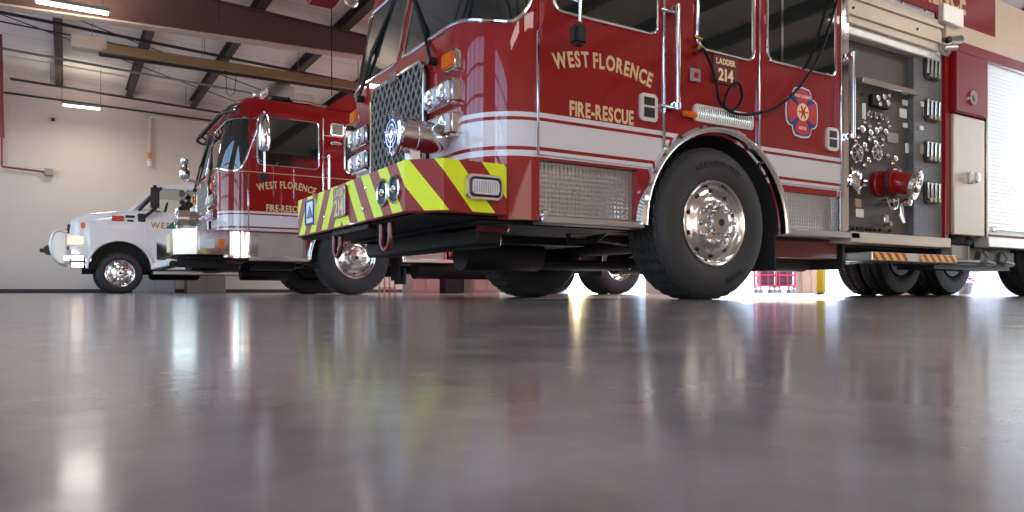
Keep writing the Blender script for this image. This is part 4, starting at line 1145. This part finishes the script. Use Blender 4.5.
# convex mirror on the far front corner
b = MB(); b.tube([(.02, .62, 1.74), (-.12, .70, 1.80), (-.19, .75, 1.84)], .022, 8); b.tube([(.02, .40, 1.72), (-.12, .60, 1.78), (-.19, .75, 1.80)], .016, 8); fm = obj('front_mirror_arm', b, 'chrome', T2)
b = MB(); b.lathe([(.0001, 0), (.05, .01), (.075, .05), (.08, .14), (.06, .20), (.035, .24), (.06, .28), (.06, .33), (.0001, .36)], (-.19, .75, 1.80), (0, 0, 1), 20); obj('front_mirror', b, 'chrome', fm, 'rounded chrome convex mirror')
# sun visor bar over windscreen, light bar on the roof
b = MB()
vis = [cabpt(q, 2.50, .13) for q in [-1.25+2.5*k/20 for k in range(21)]]; vis2 = [cabpt(q, 2.64, .015) for q in [-1.25+2.5*k/20 for k in range(21)]]
m_ = [tuple((a+b_)/2 for a, b_ in zip(p, q)) for p, q in zip(vis, vis2)]; b.tube(m_, .016, 6); b.tube(vis2, .016, 6)
for k in range(0, 21, 2): b.tube([vis[k], vis2[k]], .014, 6)
b.tube(vis, .022, 8); obj('sun_visor', b, 'soft_black', T2)
b = MB(); b.box(.72, -1.05, 2.80, 1.02, 1.05, 2.86, .015); b.box(.78, -.8, 2.70, .96, -.7, 2.82); b.box(.78, .7, 2.70, .96, .8, 2.82); lb = obj('light_bar', b, 'dark_metal', T2, 'chrome and clear emergency light bar')
for k in range(6):
    y = -1.02+.345*k
    b = MB(); b.prism(rrect(.68, 2.86, 1.06, 3.04, .05), 'y', y, y+.32, .01); obj('light_module', b, 'chrome' if k % 2 == 0 else 'lens', lb)
b = MB(); b.box(.95, -1.24, 2.76, 1.30, -1.06, 2.90, .03, 2); b.box(.45, -1.2, 2.75, .55, -1.05, 2.86, .02); obj('roof_floodlight', b, 'chrome', T2)
b = MB(); b.prism([(1.40, 2.70), (1.62, 2.86), (1.80, 2.98), (3.37, 2.98), (3.37, 2.69)], 'y', -1.27, 1.27, .02); obj('raised_roof', b, 'red', T2, smooth=30)
# its body behind the cab
b = MB(); b.box(3.45, -1.25, .60, 9.2, 1.25, 2.6, .02); bd = obj('rear_body', b, 'red', T2, smooth=0)
for x0, x1 in ((4.5, 5.6), (5.7, 6.4), (8.0, 9.1)):
    b = MB()
    for k in range(36): b.box(x0, -1.275, .75+k*.048, x1, -1.25, .75+k*.048+.045, .003)
    obj('roll_up_door', b, 'satin', bd, smooth=0)
for s in (-1, 1):
    for y in (1.34, 1.0): make_wheel(T2, (6.9, s*y, .55), s, wd=.29, dual=True, nuts=False)
b = MB(); b.tube([(6.9, -1.2, .535), (6.9, 1.2, .535)], .09, 12); obj('rear_axle', b, 'under', T2)
b = MB(); b.cyl((3.0, -.9, .42), (4.4, -.9, .42), .17, n=20); b.box(.5, -.95, .36, 1.1, -.6, .5, .02); obj('fuel_tank', b, 'under', T2)
b = MB(); b.box(2.66, -1.3, .16, 2.69, -.9, .42, .004); obj('mud_flap', b, 'soft_black', T2)

# ---------------------------------------------------------------- truck 3: white medium-duty rescue truck
T3 = thing('rescue_truck', (0, 18.1, 0), 'white bonneted rescue truck with front winch guard by the far wall', 'truck')
W3 = 1.2
def loft_sections(secs, m, name, parent, smooth=50, cuts=None, label=None):
    """secs: list of (x, zb, zt, hw, rt) cross sections across y"""
    b = MB(); rings = []
    for x, zb_, zt_, hw, rt in secs:
        P = []
        for k in range(7):
            t = PI/2*k/6; P.append((x, -(hw-rt)-rt*math.cos(t), zt_-rt+rt*math.sin(t)))
        for k in range(7):
            t = PI/2*k/6; P.append((x, (hw-rt)+rt*math.sin(t), zt_-rt+rt*math.cos(t)))
        P += [(x, hw, zb_), (x, -hw, zb_)]
        rings.append(P)
    b.ring(rings)
    if cuts:
        bmesh.ops.recalc_face_normals(b.bm, faces=b.bm.faces)
        me = bpy.data.meshes.new(name); b.bm.to_mesh(me); b.bm.free(); me = boolean_cut(me, cuts, m)
        return obj(name, me, None, parent, label)
    return obj(name, b, m, parent, label, smooth)
cu = []
for s in (-1, 1):
    c = MB(); c.cyl((.955, s*.7, .50), (.955, s*1.6, .50), .58, n=40); cu.append(c)
    c = MB(); c.box(.375, min(s*.7, s*1.6), -.1, 1.535, max(s*.7, s*1.6), .51); cu.append(c)
loft_sections([(.06, .88, 1.20, 1.10, .06), (.10, .88, 1.48, 1.12, .12), (.20, .86, 1.56, 1.15, .16), (.42, .62, 1.63, 1.20, .20), (.9, .6, 1.71, 1.20, .22), (1.2, .55, 1.76, 1.20, .22), (1.45, .5, 1.78, 1.19, .2)], 'white_paint', 'hood', T3, cuts=cu)
b = MB(); b.prism([(1.56, .50), (6.3, .50), (6.3, 1.70), (1.20, 1.72), (1.20, 1.16), (1.40, 1.02), (1.53, .80)], 'y', -1.16, 1.16, .02)
obj('cab_lower', b, 'white_paint', T3)
# cab upper with posts and roof; glass between
cr = MB(); cr.prism([(1.66, 2.26), (1.80, 2.33), (2.2, 2.36), (4.4, 2.36), (4.55, 2.30), (4.55, 2.24), (1.64, 2.22)], 'y', -1.02, 1.02, .02); obj('cab_roof', cr, 'white_paint', T3)
for s in (-1, 1):
    for P in (((1.16, 1.70), (1.68, 2.28)), ((2.72, 1.68), (2.70, 2.28)), ((2.78, 1.68), (2.80, 2.28)), ((4.4, 1.68), (4.45, 2.28))):
        b = MB(); b.tube([(P[0][0], s*1.12, P[0][1]), (P[1][0], s*1.0, P[1][1])], .042, 8); obj('window_post', b, 'white_paint', T3)
    b = MB(); b.tube([(1.30, s*1.13, 1.72), (1.52, s*1.10, 2.0), (1.74, s*1.03, 2.24)], .03, 8); obj('window_seal', b, 'soft_black', T3)
    b = MB(); b.slab([[(1.42, s*1.125, 1.69), (2.7, s*1.125, 1.68)], [(1.80, s*1.01, 2.25), (2.7, s*1.01, 2.25)]], [[(1.42, s*1.115, 1.69), (2.7, s*1.115, 1.68)], [(1.80, s*1.0, 2.25), (2.7, s*1.0, 2.25)]]); obj('door_window', b, 'clear', T3, smooth=0)
b = MB(); b.slab([[(1.13, -1.08, 1.73), (1.13, 1.08, 1.73)], [(1.66, -.98, 2.24), (1.66, .98, 2.24)]], [[(1.14, -1.08, 1.72), (1.14, 1.08, 1.72)], [(1.67, -.98, 2.23), (1.67, .98, 2.23)]]); obj('windscreen', b, 'clear', T3, smooth=0)
b = MB(); b.box(1.5, -1.0, 1.5, 1.75, 1.0, 1.76, .04); obj('dashboard', b, 'interior', T3)
for y in (-.5, .5):
    b = MB(); b.box(2.25, y-.25, 1.3, 2.40, y+.25, 2.05, .05, 2); b.box(2.28, y-.12, 2.05, 2.38, y+.12, 2.2, .04, 2); obj('seat', b, 'interior', T3)
b = MB(); b.tube([(1.86+.05*math.cos(2*PI*k/20)*1.0+.03*math.sin(2*PI*k/20), -.5+.2*math.sin(2*PI*k/20), 1.80+.19*math.cos(2*PI*k/20)) for k in range(20)], .014, 6, closed=True); obj('steering_wheel', b, 'black', T3)
# doors: seam lines, handle, mirror
b = MB(); b.prism([(1.30, 1.66), (1.30, 1.15), (1.47, 1.02), (1.60, .62), (2.72, .62), (2.72, 1.66)], 'y', -1.178, -1.155, .006); d = obj('front_door', b, 'white_paint', T3)
b = MB(); b.box(2.52, -1.20, 1.42, 2.68, -1.17, 1.46, .01); obj('door_handle', b, 'black', d)
def t3_txt(x, z): return lambda u: Matrix(((1, 0, 0, x+u), (0, 0, -1, -1.18), (0, 1, 0, z), (0, 0, 0, 1)))
b = MB(); b.chars('WEST FLORENCE', t3_txt(2.22, 1.37), .13, .003, .9, 1.6); obj('door_lettering', b, 'brass_paint', d)
b = MB(); b.prism([(1.80, 1.38), (1.92, 1.50), (2.12, 1.54), (2.7, 1.56), (2.7, 1.48), (2.10, 1.42), (1.95, 1.36)], 'y', -1.186, -1.178); obj('door_stripe', b, 'green', d, 'green swoosh')
b = MB(); b.box(1.50, -1.46, 1.73, 1.66, -1.22, 2.24, .05, 3); mh = obj('mirror_head', b, 'black', T3, 'tall black mirror')
b = MB(); b.tube([(1.34, -1.17, 1.55), (1.50, -1.30, 1.68), (1.58, -1.34, 1.78)], .035, 8); b.box(1.27, -1.21, 1.48, 1.42, -1.15, 1.66, .02); obj('mirror_arm', b, 'soft_black', mh)
b = MB(); b.prism([(.42, 1.12), (.955-.55, .8)]+[(.955-.575*math.cos(t), .52+.575*math.sin(t)) for t in [PI*k/20 for k in range(2, 19)]]+[(1.52, .8), (1.50, 1.16), (1.2, 1.24), (.7, 1.24)], 'y', -1.225, -1.19, .0)
b = MB(); b.tube([(.955-.59*math.cos(t), -1.195, .51+.585*math.sin(t)) for t in [PI*k/24 for k in range(25)]], .028, 8); obj('wheel_arch_lip', b, 'white_paint', T3)
b = MB(); b.lathe([(.576, .0), (.576, -.43), (.02, -.43)], (.955, -1.16, .50), (0, -1, 0), 36)
bmesh.ops.bisect_plane(b.bm, geom=b.bm.verts[:]+b.bm.edges[:]+b.bm.faces[:], plane_co=(0, 0, .5), plane_no=(0, 0, -1), clear_outer=True); obj('wheel_well', b, 'black', T3)
# fender emblem, side marker, front indicator, headlight
b = MB(); b.box(.80, -1.225, 1.48, 1.02, -1.19, 1.59, .01); obj('side_marker', b, 'red_lens', T3, 'red side light')
b = MB(); b.box(1.05, -1.212, 1.56, 1.22, -1.19, 1.61, .006); b.box(1.08, -1.212, 1.48, 1.20, -1.19, 1.52, .006); obj('fender_badge', b, 'dark_metal', T3)
b = MB(); b.box(.26, -1.205, 1.31, .34, -1.14, 1.43, .015, 2); obj('front_indicator', b, 'amber', T3)
b = MB(); b.box(.02, -1.175, .97, .36, -.70, 1.17, .02, 2); hl = obj('headlight', b, 'brushed', T3)
b = MB(); b.box(.02, -1.13, 1.16, .30, -.60, 1.20, .008); b.box(.0, -1.165, .96, .40, -.6, .985, .006); obj('headlight_trim', b, 'chrome', hl)
b = MB(); b.box(.02, .70, .99, .38, 1.16, 1.16, .02, 2); obj('headlight', b, 'lens', T3)
b = MB(); b.box(.03, -.66, .95, .12, .66, 1.42, .01); g3 = obj('grille', b, 'black', T3)
b = MB()
for k in range(5): b.box(.0, -.66, .99+.09*k, .04, .66, 1.01+.09*k, .004)
obj('grille_bars', b, 'chrome', g3)
b = MB(); b.box(-.03, -1.20, .53, .44, 1.20, .89, .13, 5); obj('bumper', b, 'chrome', T3)
# brush guard with winch
b = MB()
for y in (-.55, .55):
    b.tube(spline([(.02, y, .60), (-.16, y, .68), (-.26, y, .95), (-.20, y, 1.24), (-.06, y, 1.30)]), .028, 8)
for z, x in ((.72, -.17), (.95, -.26), (1.2, -.22)): b.tube([(x, -.55, z), (x, .55, z)], .022, 8)
bg_ = obj('brush_guard', b, 'satin', T3)
b = MB()
for y in (-.55, .55):
    b.prism([(.0, .62), (-.14, .66), (-.25, .92), (-.22, 1.18), (-.12, 1.28), (.0, 1.22)], 'y', y-.006, y+.006)
obj('guard_plate', b, 'satin', bg_, smooth=0)
b = MB(); b.box(-.38, -.28, .82, -.22, .28, 1.0, .03, 2); b.cyl((-.30, -.4, .90), (-.30, .4, .90), .08); b.box(-.46, -.08, .86, -.36, .08, .94, .02); obj('winch', b, 'dark_metal', bg_)
for s in (-1, 1): make_wheel(T3, (.955, s*1.15, .42), s, r=.425, wd=.28, rim_r=.275, nuts=False)
for s in (-1, 1):
    for y in (1.15, .85): make_wheel(T3, (5.3, s*y, .42), s, r=.425, wd=.24, rim_r=.275, nuts=False, dual=True)
b = MB(); b.box(.3, -.45, .42, 6.3, -.36, .58); b.box(.3, .36, .42, 6.3, .45, .58); b.tube([(.955, -1, .4), (.955, 1, .4)], .06); b.tube([(5.3, -1, .4), (5.3, 1, .4)], .08); b.box(1.6, -.3, .3, 2.6, .3, .5, .05); obj('chassis', b, 'under', T3)
b = MB(); b.box(1.55, -1.24, .40, 3.9, -.95, .47, .01); obj('side_step', b, 'alu', T3)
b = MB(); b.box(4.6, -1.2, .62, 7.2, 1.2, 2.5, .03); obj('service_body', b, 'white_paint', T3)
b = MB(); b.box(2.3, -.5, 2.36, 2.6, .5, 2.46, .03, 2); obj('roof_beacon', b, 'lens', T3)
for x in (1.88, 2.0): 
    b = MB(); b.box(x, -.6, 2.35, x+.06, -.5, 2.38, .01); obj('roof_marker', b, 'amber', T3)

# ---------------------------------------------------------------- low things seen under the trucks
def cabinet(name, x0, y0, x1, y1, z1, m, label, vent=None, cat='cabinet'):
    t = thing(name, ((x0+x1)/2, (y0+y1)/2, 0), label, cat)
    dx, dy = (x1-x0)/2, (y1-y0)/2
    b = MB(); b.box(-dx, -dy, 0, dx, dy, z1, .01); obj('carcass', b, m, t)
    b = MB(); b.box(-dx+.03, -dy-.015, .06, -.008, -dy, z1-.05, .004); b.box(.008, -dy-.015, .06, dx-.03, -dy, z1-.05, .004); d = obj('door', b, m, t)
    b = MB(); b.tube([(-.04, -dy-.03, z1*.45), (-.04, -dy-.03, z1*.6)], .008, 6); obj('handle', b, 'galv', d)
    if vent: b = MB(); b.box(vent[0], -dy-.022, vent[1], vent[2], -dy-.014, vent[3]); obj('vent', b, 'cab_beige', t)
    return t
cabinet('storage_cabinet', 1.50, 20.9, 2.45, 21.6, .95, 'cab_grey', 'pale grey floor cabinet against the far wall, seen under the white truck')
cabinet('storage_cabinet', 2.75, 20.9, 3.70, 21.6, .95, 'cab_beige', 'tan grey floor cabinet by the far wall, seen under the middle truck bumper')
cabinet('storage_cabinet', 6.55, 15.0, 7.25, 15.5, .62, 'cab_grey', 'white low cabinet with square vent, seen under the nearest bumper')
cabinet('storage_cabinet', 8.1, 15.0, 8.85, 15.5, .62, 'cab_beige', 'beige low cabinet, rightmost of those seen under the nearest bumper')
b = MB(); b.box(7.42, 15.1, 0, 7.95, 15.6, .5, .03); b.box(7.40, 15.06, .5, 7.98, 15.62, .56, .02); tag(obj('waste_bin', b, 'soft_black'), 'black bin between the white and beige low cabinets', 'bin')
t = thing('hose_rack', (6.1, 15.3, 0), 'salmon orange metal rack left of the low white cabinet', 'rack')
for x in (-.12, .12):
    for y in (-.15, .15): b = MB(); b.box(x-.015, y-.015, 0, x+.015, y+.015, .9, .004); obj('rack_post', b, 'salmon', t)
for z in (.12, .5, .88): b = MB(); b.box(-.14, -.17, z-.015, .14, .17, z+.015, .004); obj('rack_shelf', b, 'salmon', t)
# beyond the open rear door
t = thing('bollard', (12.8, 9.17, 0), 'yellow steel bollard beside the open rear doorway', 'bollard')
b = MB(); b.lathe([(.085, 0), (.085, .95), (.06, 1.02), (.0001, 1.05)], (0, 0, 0), (0, 0, 1), 24); obj('post', b, 'yellow', t)
b = MB(); b.lathe([(.13, 0), (.13, .02), (.09, .025)], (0, 0, 0), (0, 0, 1), 24); obj('base_flange', b, 'dark_metal', t)
def cart(x, y, lab):
    t = thing('hose_cart', (x, y, -.02), lab, 'cart', 'pink red carts outside', rz=-.55)
    b = MB()
    for X in (-.215, .215):
        for Y in (-.22, .22): b.tube([(X, Y, .16), (X, Y, .95)], .026, 8)
    for z in (.22, .5, .92):
        b.tube([(-.215, -.22, z), (.215, -.22, z), (.215, .22, z), (-.215, .22, z)], .024, 8, closed=True)
    b.tube([(0, -.22, .22), (0, -.22, .92)], .018, 6)
    obj('cart_frame', b, 'pink_red', t)
    b = MB(); b.box(-.20, -.20, .225, .20, .20, .245); obj('cart_shelf', b, 'pink_red', t)
    b = MB(); b.box(-.18, -.17, .246, .18, .17, .82, .03); obj('cart_load', b, 'cart_dark', t, 'dark load inside the cart')
    for X in (-.19, .19):
        for Y in (-.18, .18):
            b = MB(); b.cyl((X, Y-.02, .06), (X, Y+.02, .06), .06, n=16); b.tube([(X, Y, .06), (X, Y, .2)], .014, 6); obj('caster', b, 'galv', t)
cart(16.35, 13.44, 'pink red wheeled cart outside, left of the two seen behind the front wheel')
cart(16.79, 13.17, 'pink red wheeled cart outside, right of the two and nearer the tan locker')
oc = cabinet('storage_cabinet', 17.05, 12.60, 17.57, 13.02, 1.1, 'cab_tan', 'tan locker standing outside right of the pink red carts'); oc.rotation_euler.z = -.55; oc.location.z = -.02
sh = thing('backdrop_wall', (25, 14, 0), 'low pale wall added outside to screen bright sky behind the yellow bollard and carts', 'wall')  # added to hide bright sky from the floor; kept low to pass the sun
b = MB(); b.box(-.15, -14, -.03, .15, 16, 1.65, .02); obj('wall_face', b, 'white', sh)
b = MB(); b.box(-.2, -14.05, 1.65, .2, 16.05, 1.72, .01); obj('coping', b, 'galv', sh)
t = thing('flower_pot', (13.2, 6.65, 0), 'small pink and white potted flowers on sunlit floor between rear tyres', 'plant')
b = MB(); b.lathe([(.0001, 0), (.09, 0), (.13, .2), (.12, .2), (.0001, .17)], (0, 0, 0), (0, 0, 1), 20); obj('pot', b, 'white', t)
b = MB(); random.seed(5)
for k in range(26):
    a = random.random()*2*PI; r = .14*random.random()**.5; c_ = Vector((r*math.cos(a), r*math.sin(a), .22+.10*random.random()))
    b.lathe([(.0001, 0), (.035, .012), (.0001, .03)], c_, (random.random()-.5, random.random()-.5, 1), 6)
obj('blossom', b, 'petal', t)['kind'] = 'stuff'
